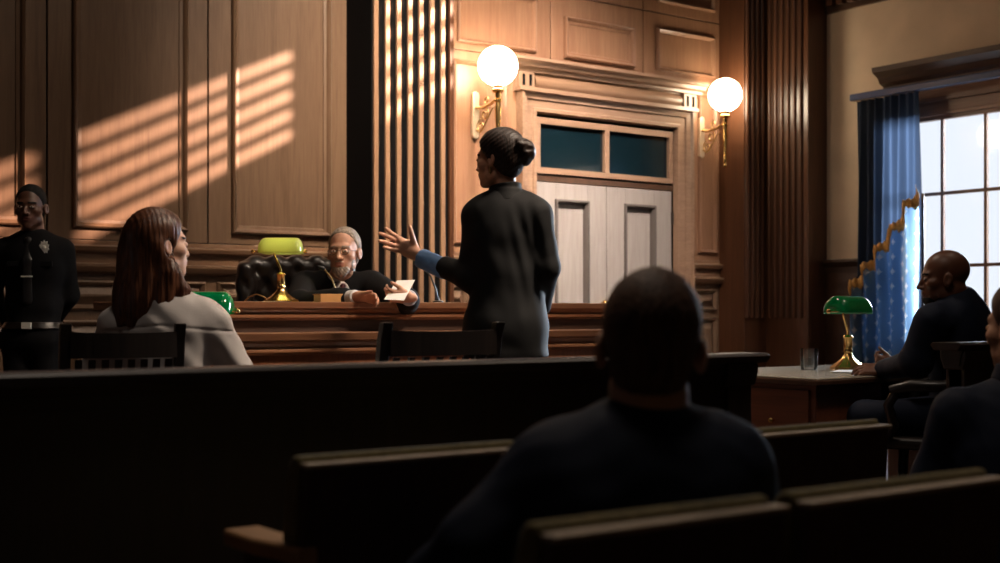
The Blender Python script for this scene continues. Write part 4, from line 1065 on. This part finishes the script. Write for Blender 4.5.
# folds falling from the right shoulder blade
def folds(p):
    w = np.exp(-((p[:, 0]-.075-.05*(1.3-p[:, 2]))/.07)**2)*np.clip((1.42-p[:, 2])*8, 0, 1)*np.clip((p[:, 2]-.85)*3, 0, 1)*(p[:, 1] < .02)
    return w*.0035*np.sin((p[:, 0]+.16*(p[:, 2]-1.2))*105+2*np.sin(p[:, 2]*5))
f = disp(f, folds)
f = cut(f, (.02, 0, -1), L(506, 358, 0), .006)
f = endcut(f, dict(ea=J['ea'], wa=J['wa']), 'a', 1.0) if False else f
nA = (J['wa']-J['ea']); nA /= np.linalg.norm(nA)
g = rc(J['ea'], J['wa'], .058, .05)
def cutarm(fn):   # only trims the raised forearm
    c0 = J['ea']+(J['wa']-J['ea'])*.62
    def q(p):
        d = fn(p); e = (p-c0) @ nA; near = np.linalg.norm(p-(c0+nA*.1), axis=1) < .20
        return np.where(near & (e > -.02), np.maximum(d, e), d)
    return q
f = cutarm(f)
bl = clothing('blazer', f, J, ('sa', 'sb', 'ea', 'eb', 'wa', 'wb', 'waist', 'pelvis'), .0045, 'suit', wo, .14)
# stand and fall of the collar
f = collar(J, H, R, hs_, .056, .007, -.035, .042, .25)
f = su(.012, f, cut(cut(shell(rc(J['neck']-V(0, 0, .06), J['neck']+V(0, 0, .05), .098, .058), .005), (0, 0, 1), J['neck']+V(0, 0, .022), .004), (0, 0, -1), J['neck']-V(0, 0, .028), .004))
clothing('blazer_collar', f, J, ('neck',), .0035, 'suit', bl, .15)
f = collar(J, H, R, hs_, .047, .003, -.01, .046, .22); clothing('shirt_collar', f, J, ('neck',), .003, 'white', wo, .12)
# blue cuff folded over the jacket
c0 = L(446, 270, .09); c1 = L(421, 258, .17)
ax = (c1-c0)/np.linalg.norm(c1-c0)
f = cut(cut(rc(c0-ax*.06, c1+ax*.06, .047, .041), ax, c1, .004), -ax, c0, .004); f = ss(.004, f, rc(c1-ax*.02, c1+ax*.05, .034, .034)); f = disp(f, wr(.0035, 55, 8))
clothing('shirt_cuff', f, dict(a=c0, b=c1), ('a', 'b'), .0035, 'blueshirt', wo, .08)
# hair and bun
strand = lambda p: .0009*np.sin(p[:, 2]*300+p[:, 1]*190+2*np.sin(p[:, 0]*60))
f = hair_cap(.014, ((0, .080, .080), (0, .012, -.015)), 1.0)
f = su(.02, f, ell((0, -.070, .01), (.062, .046, .062)))
bun = disp(su(.012, ell((.012, -.136, .026), (.044, .036, .046)), ell((-.015, -.120, .052), (.035, .030, .03)), ell((.02, -.118, -.005), (.034, .03, .03))), lambda p: .004*np.sin(p[:, 0]*90+p[:, 2]*120)*np.sin(p[:, 1]*80+p[:, 2]*50))
f = disp(su(.005, f, bun), strand)
f = xf(f, H, R, hs_); lo, hi = bbox([H, H+R @ V(0, -.1, 0)], .16); hr = sdf_obj('hair', f, lo, hi, .0035, M['hairdark'], wo)
mb = MB(); c = lambda *q: tuple(H+R @ V(*q)*hs_)
mb.tube([c(.03, -.09, .075), c(.0, -.105, .085), c(-.035, -.095, .072)], .004, 8); mb.tube([c(-.03, -.10, .066), c(0, -.112, .078), c(.028, -.105, .066)], .003, 8); mb.build('hair_clip', M['brass'], hr, smooth=True)
mb = MB(); mb.sphere(c(.0, .0, 0), .001); 
mb = MB(); mb.tube([c(-.082, -.002, -.036), c(-.084, -.002, -.060)], .003, 6); mb.sphere(c(-.084, -.002, -.064), .005, 10, 6); mb.build('earring', M['brass'], wo, smooth=True)
f = legs_sdf(J, (.088, .062, .055)); clothing('trousers', f, J, ('pelvis', 'ha', 'hb', 'ka', 'kb', 'fa', 'fb'), .009, 'suit', wo, .16); shoes(J, (0, 1, 0), wo, 'black')

# ================================================================== 2. seated woman, long auburn hair
F = Fig(168, 4.38); L = F.L
H = L(160, 246, .02); R = rotz(D2(-52)) @ rotx(D2(2)); hs_ = .96; Rb = rotz(D2(-12))
J = dict(neck=L(163, 293, .0), chest=L(166, 345, .01), waist=L(165, 390, .0), pelvis=V(0, .02, .54), sa=L(116, 326, .02), sb=L(210, 322, 0), Rb=Rb, w=1.0,
         ea=L(92, 385, .10), wa=L(130, 400, .33), eb=L(238, 378, .08), wb=L(220, 395, .32), ha=V(-.10, .06, .53), hb=V(.10, .06, .53), ka=V(-.11, .47, .52), kb=V(.12, .47, .52), fa=V(-.11, .45, .09), fb=V(.12, .45, .09))
wo, _ = person(F, 'seated woman with long straight auburn hair and pale shirt, seen from behind at left', (H, R, hs_), J, 'skin', [hand_sdf(J['wa'], V(.3, .9, -.1), V(.8, 0, .3), .17), hand_sdf(J['wb'], V(-.3, .9, -.1), V(-.8, 0, .3), .17)], h=.0045, fem=True, neck_r=.046)
f = torso_cloth(J, .018); f = su(.03, f, sleeve(J, 'a', (.062, .056, .044)), sleeve(J, 'b', (.064, .060, .045)))
f = su(.03, f, rc(L(205, 312, 0), L(215, 325, 0), .045, .055), rc(L(125, 315, 0), L(113, 327, 0), .045, .055))
nz = wr(.015, 17, 12, (1, 1, .8)); nz2 = wr(.008, 34, 13)
f = disp(f, lambda p: nz(p)*np.clip((1.05-p[:, 2])*6, .1, 1)+nz2(p)*.7)
# yoke seam
f = disp(f, lambda p: .004*np.exp(-((p[:, 2]-(.905-.10*np.abs(p[:, 0])))/.004)**2)*(p[:, 1] < 0))
clothing('shirt', f, J, ('sa', 'sb', 'ea', 'eb', 'wa', 'wb', 'waist', 'pelvis'), .0048, 'white', wo, .14)
f = collar(J, H, R, hs_, .055, .005, -.03, .03, .1); clothing('shirt_collar', f, J, ('neck',), .0038, 'white', wo, .13)
f = hair_cap(.013, ((0, .078, .088), (0, .022, -.03)), 1.0)
fall = xf(f, H, R, hs_)
c1 = H+R @ V(0, -.055, .0)
pts = [c1+V(-.01, 0, -.02), L(146, 275, -.02), L(141, 300, -.03), L(137, 328, -.03)]
hh = fall
for i, (a, b, r0, r1) in enumerate(((pts[0], pts[1], .082, .088), (pts[1], pts[2], .088, .088), (pts[2], pts[3], .088, .080))):
    hh = su(.035, hh, rc(a, b, r0, r1, None, (1.0, .62, 1)))
# lock falling in front of the ear side
k1 = H+R @ V(.055, -.0, -.06)
hh = su(.02, hh, rc(H+R @ V(.060, -.035, .0), L(181, 290, -.03), .03, .026), rc(L(181, 290, -.03), L(176, 312, -.05), .026, .016), rc(L(170, 275, -.04), L(163, 318, -.06), .035, .03))
hh = cut(hh, (0, 0, -1), L(140, 327, 0), .01)
hh = disp(hh, lambda p: (.0022*np.clip((1.18-p[:, 2])*6, 0, 1))*np.sin(p[:, 0]*150+2*np.sin(p[:, 2]*9)+p[:, 1]*90)+.0007*np.sin(p[:, 0]*330+p[:, 2]*8+p[:, 1]*210))
# keep face and ear clear
hh = ss(.008, hh, xf(ell((0, .115, -.02), (.085, .075, .115)), H, R, hs_), xf(ell((.098, .004, -.012), (.030, .026, .036)), H, R, hs_))
lo, hi = bbox([H, pts[1], pts[3], L(181, 290, 0)], .15); sdf_obj('hair', hh, lo, hi, .0035, M['hairauburn'], wo)
f = legs_sdf(J); clothing('skirt', f, J, ('pelvis', 'ha', 'hb', 'ka', 'kb', 'fa', 'fb'), .01, 'suit', wo, .16); shoes(J, (0, 1, 0), wo, 'black')

# ================================================================== 3. judge
F = Fig(343, 6.62, .22); L = F.L
H = L(344, 252.5, 0); R = rotz(D2(171)) @ rotx(D2(-1)); hs_ = 1.0; Rb = rotz(D2(176))
J = dict(neck=L(338, 281, .06), chest=L(336, 312, .12), waist=L(336, 345, .16), pelvis=V(0, .22, .50), sa=L(303, 285, .10), sb=L(373, 285, .10), Rb=Rb, w=1.12,
         ea=L(286, 322, -.12), wa=L(350, 304, -.42), eb=L(402, 318, -.10), wb=L(412, 303, -.40), ha=V(-.10, .15, .5), hb=V(.10, .15, .5), ka=V(-.14, -.22, .50), kb=V(.14, -.22, .50), fa=V(-.14, -.25, .09), fb=V(.14, -.25, .09))
J['wa'] = L(356, 297.5, -.60); J['wb'] = L(409, 297.5, -.60); J['ea'] = L(300, 306, -.33); J['eb'] = L(405, 306, -.28)
wo, _ = person(F, 'seated grey-haired bearded judge in black robe and glasses, reading behind the bench', (H, R, hs_), J, 'skinwarm',
    [hand_sdf(J['wa'], V(1, -.15, 0), V(.0, -.7, .7), .16, curl=.6), hand_sdf(J['wb'], V(-1, -.2, .1), V(0, -.6, .8), .16, curl=.6)], h=.0045, brow='hairgrey')
f = torso_cloth(J, .03); f = su(.04, f, rc(J['sa'], J['ea'], .072, .07), rc(J['ea'], J['wa']*.8+J['ea']*.2, .07, .058), rc(J['sb'], J['eb'], .072, .07), rc(J['eb'], J['wb']*.8+J['eb']*.2, .07, .058))
f = disp(f, wr(.009, 18, 21)); 
f = ss(.01, f, ell(L(341, 292, -.06), (.032, .10, .075)))
clothing('robe', f, J, ('sa', 'sb', 'ea', 'eb', 'wa', 'wb', 'waist', 'pelvis'), .0055, 'robe', wo, .16)
f = ell(L(341, 300, .0), (.055, .075, .10)); clothing('shirt', f, dict(a=L(341, 300, 0)), ('a',), .005, 'white', wo, .13)
f = collar(J, H, R, hs_, .056, .005, -.02, .022, -.1); clothing('shirt_collar', f, J, ('neck',), .0038, 'white', wo, .13)
f = su(.006, ell(L(343, 286, -.055), (.014, .012, .015)), rc(L(343, 289, -.065), L(344, 300, -.085), .011, .020, None, (1, .4, 1))); clothing('tie', f, dict(a=L(341, 292, -.06)), ('a',), .0035, 'tie', wo, .09)
for w, e in (('wa', 'ea'), ('wb', 'eb')):
    n = (J[w]-J[e])/np.linalg.norm(J[w]-J[e]); f = cut(cut(rc(J[e], J[w]+n*.05, .046, .036), n, J[w]-n*.0, .003), -n, J[w]-n*.07, .003)
    clothing('shirt_cuff', f, dict(a=J[w]), ('a',), .0045, 'white', wo, .10)
f = hair_cap(.007, ((0, .060, .104), (0, .0, -.005)), 1.0); f = disp(f, lambda p: .0018*np.sin(p[:, 0]*300+p[:, 2]*200)*np.sin(p[:, 1]*250))
f = xf(f, H, R, hs_); lo, hi = bbox([H], .16); sdf_obj('hair', f, lo, hi, .0035, M['hairgrey'], wo)
f = su(.015, ell((0, .058, -.088), (.046, .036, .036)), ell((0, .066, -.108), (.030, .026, .026)), ell((-.053, .02, -.055), (.010, .03, .04)), ell((.053, .02, -.055), (.010, .03, .04)), ell((0, .090, -.050), (.024, .009, .006)))
f = ss(.004, f, ell((0, .108, -.063), (.020, .025, .006)))
f = disp(f, lambda p: .0015*np.sin(p[:, 0]*400)*np.sin(p[:, 2]*300)); f = xf(f, H, R, hs_); sdf_obj('beard', f, lo, hi, .0032, M['hairgrey'], wo)
eyeglass(wo, H, R, hs_)
f = legs_sdf(J); clothing('trousers', f, J, ('pelvis', 'ha', 'hb', 'ka', 'kb', 'fa', 'fb'), .011, 'robe', wo, .16); shoes(J, (0, -1, 0), wo, 'black')
# paper in the judge's hand
pc = [F.L(384, 299.5, -.66), F.L(404, 300.5, -.66), F.L(415, 280, -.58), F.L(397, 280.5, -.55)]
mb = MB(); q = [F.loc+Vector(rotz(-TH) @ p) for p in pc]; cq = sum(q, Vector())/4; nn = (q[1]-q[0]).cross(q[3]-q[0]).normalized()*.0008
mb.add([tuple(p-cq-nn) for p in q]+[tuple(p-cq+nn) for p in q], [(0,3,2,1),(4,5,6,7),(0,1,5,4),(1,2,6,5),(2,3,7,6),(3,0,4,7)])
o = mb.build('paper_sheet', M['paper']); o.location = cq; fin(o, 'white paper sheet held up in the judge\'s hands', 'paper')
# judge's tufted chair
F2 = Fig(296, 7.0, .22); L2 = F2.L
r = empty('leather_armchair', F2.loc, -TH+D2(12), 'high-backed black tufted leather armchair behind the judge', 'armchair')
def tuft(p):
    x = (p[:, 0])/.11; z = (p[:, 2]-.5)/.15; d = 0
    for ox, oz in ((0, 0), (.5, .5)):
        fx = (x+ox)-np.round(x+ox); fz = (z+oz)-np.round(z+oz); d = np.maximum(d, np.exp(-(fx**2*22+fz**2*22)))
    rdg = np.abs(np.sin((x+z)*math.pi))*np.abs(np.sin((x-z)*math.pi))
    return .013*d-.004*rdg
f = su(.05, rbox((0, .0, .68), (.29, .075, .36), .06, rotx(D2(8))), rbox((-.27, -.07, .72), (.05, .10, .28), .045), rbox((.27, -.07, .72), (.05, .10, .28), .045))
f = disp(f, lambda p: tuft(p)*(p[:, 1] < .0)); 
f = cut(f, (-.12, 0, 1), (-.1, 0, ZD(249, 7.0)-.22), .05)
sdf_obj('backrest', f, (-.42, -.25, .2), (.42, .22, 1.2), .007, M['leather'], r)
f = rbox((0, -.28, .38), (.27, .27, .07), .05); sdf_obj('seat', f, (-.36, -.65, .2), (.36, .1, .55), .01, M['leather'], r)
for s in (-1, 1):
    f = su(.03, rbox((s*.31, -.26, .56), (.045, .26, .045), .04), rbox((s*.31, -.26, .40), (.03, .22, .14), .025)); sdf_obj('armrest', f, (s*.31-.1, -.6, .15), (s*.31+.1, .06, .68), .009, M['leather'], r)
mb = MB(); mb.tube([(0, -.25, .08), (0, -.25, .33)], .03)
for k in range(5):
    a = k*2*math.pi/5; mb.tube([(0, -.25, .10), (.28*math.cos(a), -.25+.28*math.sin(a), .05)], [.025, .018], 8); mb.sphere((.28*math.cos(a), -.25+.28*math.sin(a), .028), .028, 10, 8)
mb.build('swivel_base', M['black'], r, smooth=True)

# ================================================================== 4. officer
F = Fig(32, 7.2); L = F.L
H = L(30.5, 208, 0); R = rotz(D2(184)) @ rotx(D2(-3)) @ roty(D2(0)); hs_ = 1.03; Rb = rotz(D2(172))
J = dict(neck=L(33, 236, .03), chest=L(34, 265, .03), waist=L(34, 305, .03), pelvis=L(33, 338, .03), sa=L(1, 251, .02), sb=L(63, 250, .04), Rb=Rb, w=1.15,
         ea=L(-9, 297, .08), wa=L(12, 325, .22), eb=L(68, 295, .12), wb=L(54, 322, .22), ha=L(20, 345, .03), hb=L(46, 345, .03), ka=L(18, 400, .02), kb=L(48, 400, .02), fa=V(-.10, .03, .09), fb=V(.12, .03, .09))
wo, _ = person(F, 'standing uniformed officer with silver chest badge, hands behind his back, far left', (H, R, hs_), J, 'skindark', [hand_sdf(J['wa'], V(1, .1, -.2), V(0, 0, 1), .18), hand_sdf(J['wb'], V(-1, .3, -.2), V(0, 0, 1), .18)], h=.0048, lips='lipd', brow='hairblack', neck_r=.060)
f = torso_cloth(J, .02); f = su(.03, f, sleeve(J, 'a', (.066, .058, .042)), sleeve(J, 'b', (.066, .058, .042)))
f = cut(f, (0, 0, -1), L(34, 328, 0), .01); f = disp(f, wr(.006, 20, 31))
sh_ = clothing('uniform_shirt', f, J, ('sa', 'sb', 'ea', 'eb', 'wa', 'wb', 'waist', 'pelvis'), .0055, 'police', wo, .14)
f = collar(J, H, R, hs_, .062, .006, -.03, .020, -.1); clothing('shirt_collar', f, J, ('neck',), .004, 'police', wo, .13)
def front(u, v, k=0): # point on the chest surface towards the viewer
    p = L(u, v, 0); lo_, hi_ = -.4, .05
    fx_ = f_sh
    ys = np.linspace(-.3, .05, 140); P = np.stack([np.full(140, p[0]), ys, np.full(140, p[2])], 1); d = fx_(P); i = int(np.argmax(d < 0)); return V(p[0], ys[i]-k, p[2])
f_sh = su(.03, torso_cloth(J, .02))
p0, p1, p2 = front(33, 241, .004), front(34, 262, .006), front(34, 300, .006)
f = su(.01, ell(p0, (.020, .014, .018)), rc(p0, p1, .014, .022, None, (1, .35, 1)), rc(p1, p2, .022, .028, None, (1, .35, 1))); clothing('tie', f, dict(a=p0, b=p2), ('a', 'b'), .004, 'black', wo, .06)
mb = MB(); c = front(34, 277, .016); mb.box(c[0]-.032, c[0]+.032, c[1]-.004, c[1]+.004, c[2]-.004, c[2]+.004); M['silver'] = plain('silver_metal', (.80, .78, .72), .35, metal=.35); mb.build('tie_clip', M['silver'], wo, bevel=.001)
c = front(49.5, 248, .008); mb = MB(); pts = []
for k in range(20):
    a = k*2*math.pi/20; rr = .032 if k % 2 == 0 else .024; pts.append((c[0]+rr*.9*math.sin(a), c[2]+rr*1.25*math.cos(a)))
mb.prismY(pts, c[1]-.006, c[1]+.002); mb.sphere((c[0], c[1]-.006, c[2]), .013, 14, 8, (1, .4, 1)); mb.build('badge', M['silver'], wo, bevel=.001)
for u_ in (22, 49):
    c = front(u_, 262, .004); mb = MB(); mb.box(c[0]-.05, c[0]+.05, c[1]-.003, c[1]+.012, c[2]-.028, c[2]); mb.build('pocket_flap', M['police'], sh_, bevel=.002)
f = cut(cut(torso_cloth(J, .028), (0, 0, 1), L(33, 322, 0)), (0, 0, -1), L(33, 329, 0)); bo = clothing('belt', f, J, ('waist', 'pelvis'), .005, 'leather', wo, .24)
c = front(34, 325.5, .02); mb = MB(); mb.box(c[0]-.028, c[0]+.028, c[1]-.004, c[1]+.004, c[2]-.018, c[2]+.018); mb.build('belt_buckle', M['silver'], bo, bevel=.002)
f = legs_sdf(J, (.095, .07, .06)); clothing('trousers', f, J, ('pelvis', 'ha', 'hb', 'ka', 'kb', 'fa', 'fb'), .009, 'police', wo, .17); shoes(J, (0, -1, 0), wo, 'black')
f = hair_cap(.004, ((0, .070, .088), (0, .016, .0)), 1.0); f = disp(f, lambda p: .0015*np.sin(p[:, 0]*400)*np.sin(p[:, 2]*400)*np.sin(p[:, 1]*400)); f = xf(f, H, R, hs_); lo, hi = bbox([H], .16); sdf_obj('hair', f, lo, hi, .0038, M['hairblack'], wo)

# ================================================================== 5. man in the gallery, from behind
F = Fig(648, 1.98, GZ); L = F.L
H = L(651, 349, .0); R = rotz(D2(-6)) @ rotx(D2(-6)) @ roty(D2(3)); hs_ = .93; Rb = rotz(D2(2))
J = dict(neck=L(648, 425, -.02), chest=L(645, 537, -.03), waist=V(-.01, .0, .56), pelvis=V(0, .03, .50), sa=L(546, 475, -.02), sb=L(727, 469, -.02), Rb=Rb, w=1.18,
         ea=L(478, 548, -.05), wa=L(390, 620, .12), eb=L(750, 590, .05), wb=L(700, 640, .25), ha=V(-.10, .06, .5), hb=V(.10, .06, .5), ka=V(-.13, .46, .49), kb=V(.15, .46, .49), fa=V(-.13, .44, .09), fb=V(.15, .44, .09))
wo, _ = person(F, 'seated man in dark suit with short brown hair, seen from behind in the gallery', (H, R, hs_), J, 'skin', [hand_sdf(J['wa'], V(-.5, .8, -.2), V(.8, .5, .3), .185), hand_sdf(J['wb'], V(-.6, .7, -.2), V(-.5, -.5, .3), .185)], h=.0042, neck_r=.060, brow='hairbrown')
f = torso_cloth(J, .024); f = su(.04, f, sleeve(J, 'a', (.066, .058, .046)), sleeve(J, 'b', (.068, .060, .046)))
f = disp(f, wr(.007, 18, 41)); f = disp(f, wr(.003, 50, 42))
bl = clothing('suit_jacket', f, J, ('sa', 'sb', 'ea', 'eb', 'wa', 'wb', 'waist', 'pelvis'), .005, 'navy', wo, .15)
f = collar(J, H, R, hs_, .068, .007, -.035, .012, .1)
f = su(.012, f, cut(cut(shell(rc(J['neck']-V(0, 0, .07), J['neck']+V(0, 0, .05), .115, .068), .006), (0, 0, 1), J['neck']+V(0, 0, .014), .004), (0, 0, -1), J['neck']-V(0, 0, .038), .004))
clothing('jacket_collar', f, J, ('neck',), .004, 'navy', bl, .16)
f = collar(J, H, R, hs_, .060, .003, -.01, .020, .1); clothing('shirt_collar', f, J, ('neck',), .0035, 'white', wo, .12)
f = hair_cap(.007, ((0, .080, .088), (0, .016, -.02)), 1.0)
f = su(.02, f, ell((0, -.055, -.045), (.056, .045, .045))); f = disp(f, lambda p: .0014*np.sin(p[:, 0]*420+p[:, 2]*60)*np.sin(p[:, 2]*260)*np.sin(p[:, 1]*300))
f = xf(f, H, R, hs_); lo, hi = bbox([H], .17); sdf_obj('hair', f, lo, hi, .003, M['hairbrown'], wo)
f = legs_sdf(J); clothing('trousers', f, J, ('pelvis', 'ha', 'hb', 'ka', 'kb', 'fa', 'fb'), .011, 'navy', wo, .16); shoes(J, (0, 1, 0), wo, 'black')

# ================================================================== 6. bald man at the desk, in profile
F = Fig(944, 5.25); L = F.L
H = L(943.5, 279, 0); R = rotz(D2(80)) @ rotx(D2(-4)); hs_ = .92; Rb = rotz(D2(62))
J = dict(neck=L(958, 307, .02), chest=L(960, 338, .02), waist=L(962, 375, .05), pelvis=V(.10, .08, .52), sa=L(931, 322, -.13), sb=L(972, 322, .18), Rb=Rb, w=1.12,
         ea=L(912, 357, -.16), wa=L(883, 370, .08), eb=L(930, 360, .30), wb=L(893, 364, .30), ha=V(.05, -.02, .52), hb=V(.12, .16, .52), ka=V(-.33, -.02, .52), kb=V(-.30, .20, .50), fa=V(-.32, .0, .09), fb=V(-.28, .22, .09))
J['ea'] = L(916, 362, -.10); J['wa'] = L(885, 370.0, .16); J['wb'] = L(893, 365.5, .34)
wo, _ = person(F, 'bald bearded man in navy suit sitting in profile at the desk by the window', (H, R, hs_), J, 'skinbrown', [hand_sdf(J['wa'], V(-1, .35, .03), V(0, .6, .4), .165, curl=.35, spread=.04), hand_sdf(J['wb'], V(-.7, .3, .25), V(.3, -.6, .7), .14, curl=1.1)], h=.0042, lips='lipd', brow='hairblack', neck_r=.064)
f = torso_cloth(J, .024); f = su(.04, f, sleeve(J, 'a', (.072, .060, .044), .98), sleeve(J, 'b', (.068, .058, .044), .97))
f = disp(f, wr(.009, 18, 51)); f = disp(f, wr(.004, 45, 52))
bl = clothing('suit_jacket', f, J, ('sa', 'sb', 'ea', 'eb', 'wa', 'wb', 'waist', 'pelvis'), .005, 'navy', wo, .15)
f = collar(J, H, R, hs_, .070, .006, -.035, .006, .1); clothing('jacket_collar', f, J, ('neck',), .004, 'navy', bl, .15)
f = collar(J, H, R, hs_, .064, .0035, -.01, .016, .1); clothing('shirt_collar', f, J, ('neck',), .0035, 'white', wo, .12)
n = (J['wa']-J['ea'])/np.linalg.norm(J['wa']-J['ea']); f = cut(cut(rc(J['ea'], J['wa']+n*.05, .036, .031), n, J['wa']+n*.012, .003), -n, J['wa']-n*.05, .003); clothing('shirt_cuff', f, dict(a=J['wa']), ('a',), .0045, 'white', wo, .09)
f = su(.015, ell((0, .062, -.090), (.042, .034, .030)), ell((-.052, .02, -.06), (.008, .026, .034)), ell((.052, .02, -.06), (.008, .026, .034))); f = ss(.004, f, ell((0, .108, -.061), (.026, .03, .012)))
f = xf(f, H, R, hs_); lo, hi = bbox([H], .16); sdf_obj('beard', f, lo, hi, .004, M['hairblack'], wo)
f = legs_sdf(J, (.085, .066, .055)); clothing('trousers', f, J, ('pelvis', 'ha', 'hb', 'ka', 'kb', 'fa', 'fb'), .008, 'navy', wo, .16); shoes(J, (-1, 0, 0), wo, 'black')
n = J['wa']-(J['wa']-J['ea'])*.0
# his chair: bentwood arms
r = empty('wooden_armchair', F.loc+Vector((-.02, .01, 0)), -TH+D2(62), 'dark wooden armchair with curved arm supports under the bald man', 'armchair')
mb = MB(); f = rbox((0, .02, .425), (.24, .23, .025), .02); sdf_obj('seat', f, (-.3, -.3, .36), (.3, .3, .49), .008, M['chair'], r)
for s in (-1, 1):
    mb = MB(); mb.tube([(s*.215, -.205, .68), (s*.27, -.05, .66), (s*.28, .06, .66), (s*.27, .14, .64)], [.022, .024, .026, .020], 10); a_ = mb.build('armrest', M['chair'], r, smooth=True)
    mb = MB(); mb.tube([(s*.27, .11, .65), (s*.27, .15, .58), (s*.26, .13, .50), (s*.24, .18, .42), (s*.23, .20, .0)], [.018, .020, .022, .022, .018], 10); mb.build('leg', M['chair'], r, smooth=True)
    mb = MB(); mb.tube([(s*.20, -.20, 0), (s*.20, -.19, .42), (s*.20, -.215, .70), (s*.19, -.23, .84)], .019, 10); mb.build('leg', M['chair'], r, smooth=True)
mb = MB(); mb.tube([(-.20, -.23, .82), (-.1, -.265, .85), (.1, -.265, .85), (.20, -.23, .82)], .026, 10); mb.build('top_rail', M['chair'], r, smooth=True)
for i in range(5): mb = MB(); x = -.14+.07*i; mb.tube([(x, -.19, .44), (x, -.255, .83)], .010, 8); mb.build('spindle', M['chair'], r, smooth=True)

# ================================================================== 7. man cut off by the right edge
F = Fig(1024, 3.45, GZ); L = F.L
H = L(1024, 328, .0); R = rotz(D2(28)) @ rotx(D2(-3)); hs_ = 1.03; Rb = rotz(D2(18))
J = dict(neck=L(1026, 374, -.02), chest=L(1022, 462, -.02), waist=V(-.0, .0, .62), pelvis=V(0, .03, .50), sa=L(957, 416, .0), sb=L(1090, 414, -.02), Rb=Rb, w=1.15,
         ea=L(934, 478, .05), wa=L(965, 520, .25), eb=L(1110, 490, .05), wb=L(1070, 520, .28), ha=V(-.10, .06, .5), hb=V(.10, .06, .5), ka=V(-.2, .46, .49), kb=V(.10, .46, .49), fa=V(-.2, .44, .09), fb=V(.1, .44, .09))
wo, _ = person(F, 'man in dark suit cut off by the right edge, only shoulder and cheek visible', (H, R, hs_), J, 'skinwarm', [hand_sdf(J['wa'], V(.5, .8, -.1), V(.5, -.3, .6), .185), hand_sdf(J['wb'], V(-.5, .8, -.1), V(-.5, -.3, .6), .185)], h=.005, neck_r=.062)
f = torso_cloth(J, .024); f = su(.04, f, sleeve(J, 'a', (.070, .060, .046)), sleeve(J, 'b', (.068, .060, .046)))
f = disp(f, wr(.010, 18, 61)); f = disp(f, wr(.004, 45, 62)); bl = clothing('suit_jacket', f, J, ('sa', 'sb', 'ea', 'eb', 'wa', 'wb', 'waist', 'pelvis'), .0055, 'navy', wo, .15)
f = collar(J, H, R, hs_, .068, .006, -.035, .012, .1); clothing('jacket_collar', f, J, ('neck',), .0045, 'navy', bl, .15)
f = hair_cap(.009, ((0, .080, .088), (0, .016, -.02)), 1.0); f = xf(f, H, R, hs_); lo, hi = bbox([H], .17); sdf_obj('hair', f, lo, hi, .004, M['hairbrown'], wo)
f = legs_sdf(J); clothing('trousers', f, J, ('pelvis', 'ha', 'hb', 'ka', 'kb', 'fa', 'fb'), .012, 'navy', wo, .16); shoes(J, (0, 1, 0), wo, 'black')
px_ = F.loc
gseat(px_.x-.24, px_.x+.24, px_.y-.30, .60, 'gallery seat under the man cut off by the right edge', False)
# ================================================================== light
def lamp(name, kind, loc_, energy, col=(1, 1, 1), target=None, **kw):
    d = bpy.data.lights.new(name, kind); d.energy = energy; d.color = col
    for k, v in kw.items(): setattr(d, k, v)
    o = bpy.data.objects.new(name, d); COL.objects.link(o); o.location = loc_
    if target is not None: o.rotation_euler = (Vector(target)-Vector(loc_)).to_track_quat('-Z', 'Y').to_euler()
    return o
W = bpy.data.worlds.new('world'); SC.world = W; W.use_nodes = True
W.node_tree.nodes['Background'].inputs[0].default_value = (.84, .90, 1.0, 1); W.node_tree.nodes['Background'].inputs[1].default_value = 1.05
# low sun through the high blinds
lamp('sunlight', 'SPOT', tuple(LS), 120000, (1, .60, .40), (XR(200, YW), YW, 2.1), spot_size=D2(26), spot_blend=.1, shadow_soft_size=.07)
# bright day outside the tall window
lamp('daylight', 'AREA', (14.0, 6.3, 3.0), 4000, (.75, .86, 1.0), (8.7, 6.0, 1.5), shape='RECTANGLE', size=3.0, size_y=2.4)
# unseen fill lamps added overhead to brighten bench, walls, door and gallery
def add_fill(x, y, e, col, target, size=.8, spread=120, z=ZC-.45):
    r = empty('fill_lamp', (x, y, z), 0, 'fill lamp added out of view over the court', 'lamp'); r['group'] = 'added fill lamps'
    mb = MB(); mb.lathe([(size*.62, .0), (size*.62, .05), (size*.2, .12), (0, .13)], (0, 0, .02)); mb.build('lamp_shade', M['black'], r, smooth=True)
    mb = MB(); mb.tube([(0, 0, .14), (0, 0, ZC-z)], .012); mb.build('cord', M['black'], r)
    l = lamp('fill_light', 'AREA', (x, y, z), e, col, target, shape='DISK', size=size, spread=math.radians(spread)); return l
add_fill(5.8, 5.0, 52, (1, .86, .76), (6.45, 8.0, 1.9), .7, 42)
add_fill(3.3, 5.4, 40, (1, .80, .62), (3.3, 5.0, 0), .9, 170)
add_fill(4.9, 2.4, 44, (1, .80, .62), (2.8, 4.9, .95), .8, 50)
add_fill(4.1, 4.9, 62, (1, .80, .62), (4.9, 8.0, 2.2), .8, 54)
add_fill(1.7, 2.0, 15, (1, .84, .70), (1.7, 2.0, 0), .8, 130)
SC.view_settings.view_transform = 'Standard'; SC.view_settings.look = 'None'; SC.view_settings.gamma = 1; SC.view_settings.exposure = 0; SC.view_settings.use_curve_mapping = False
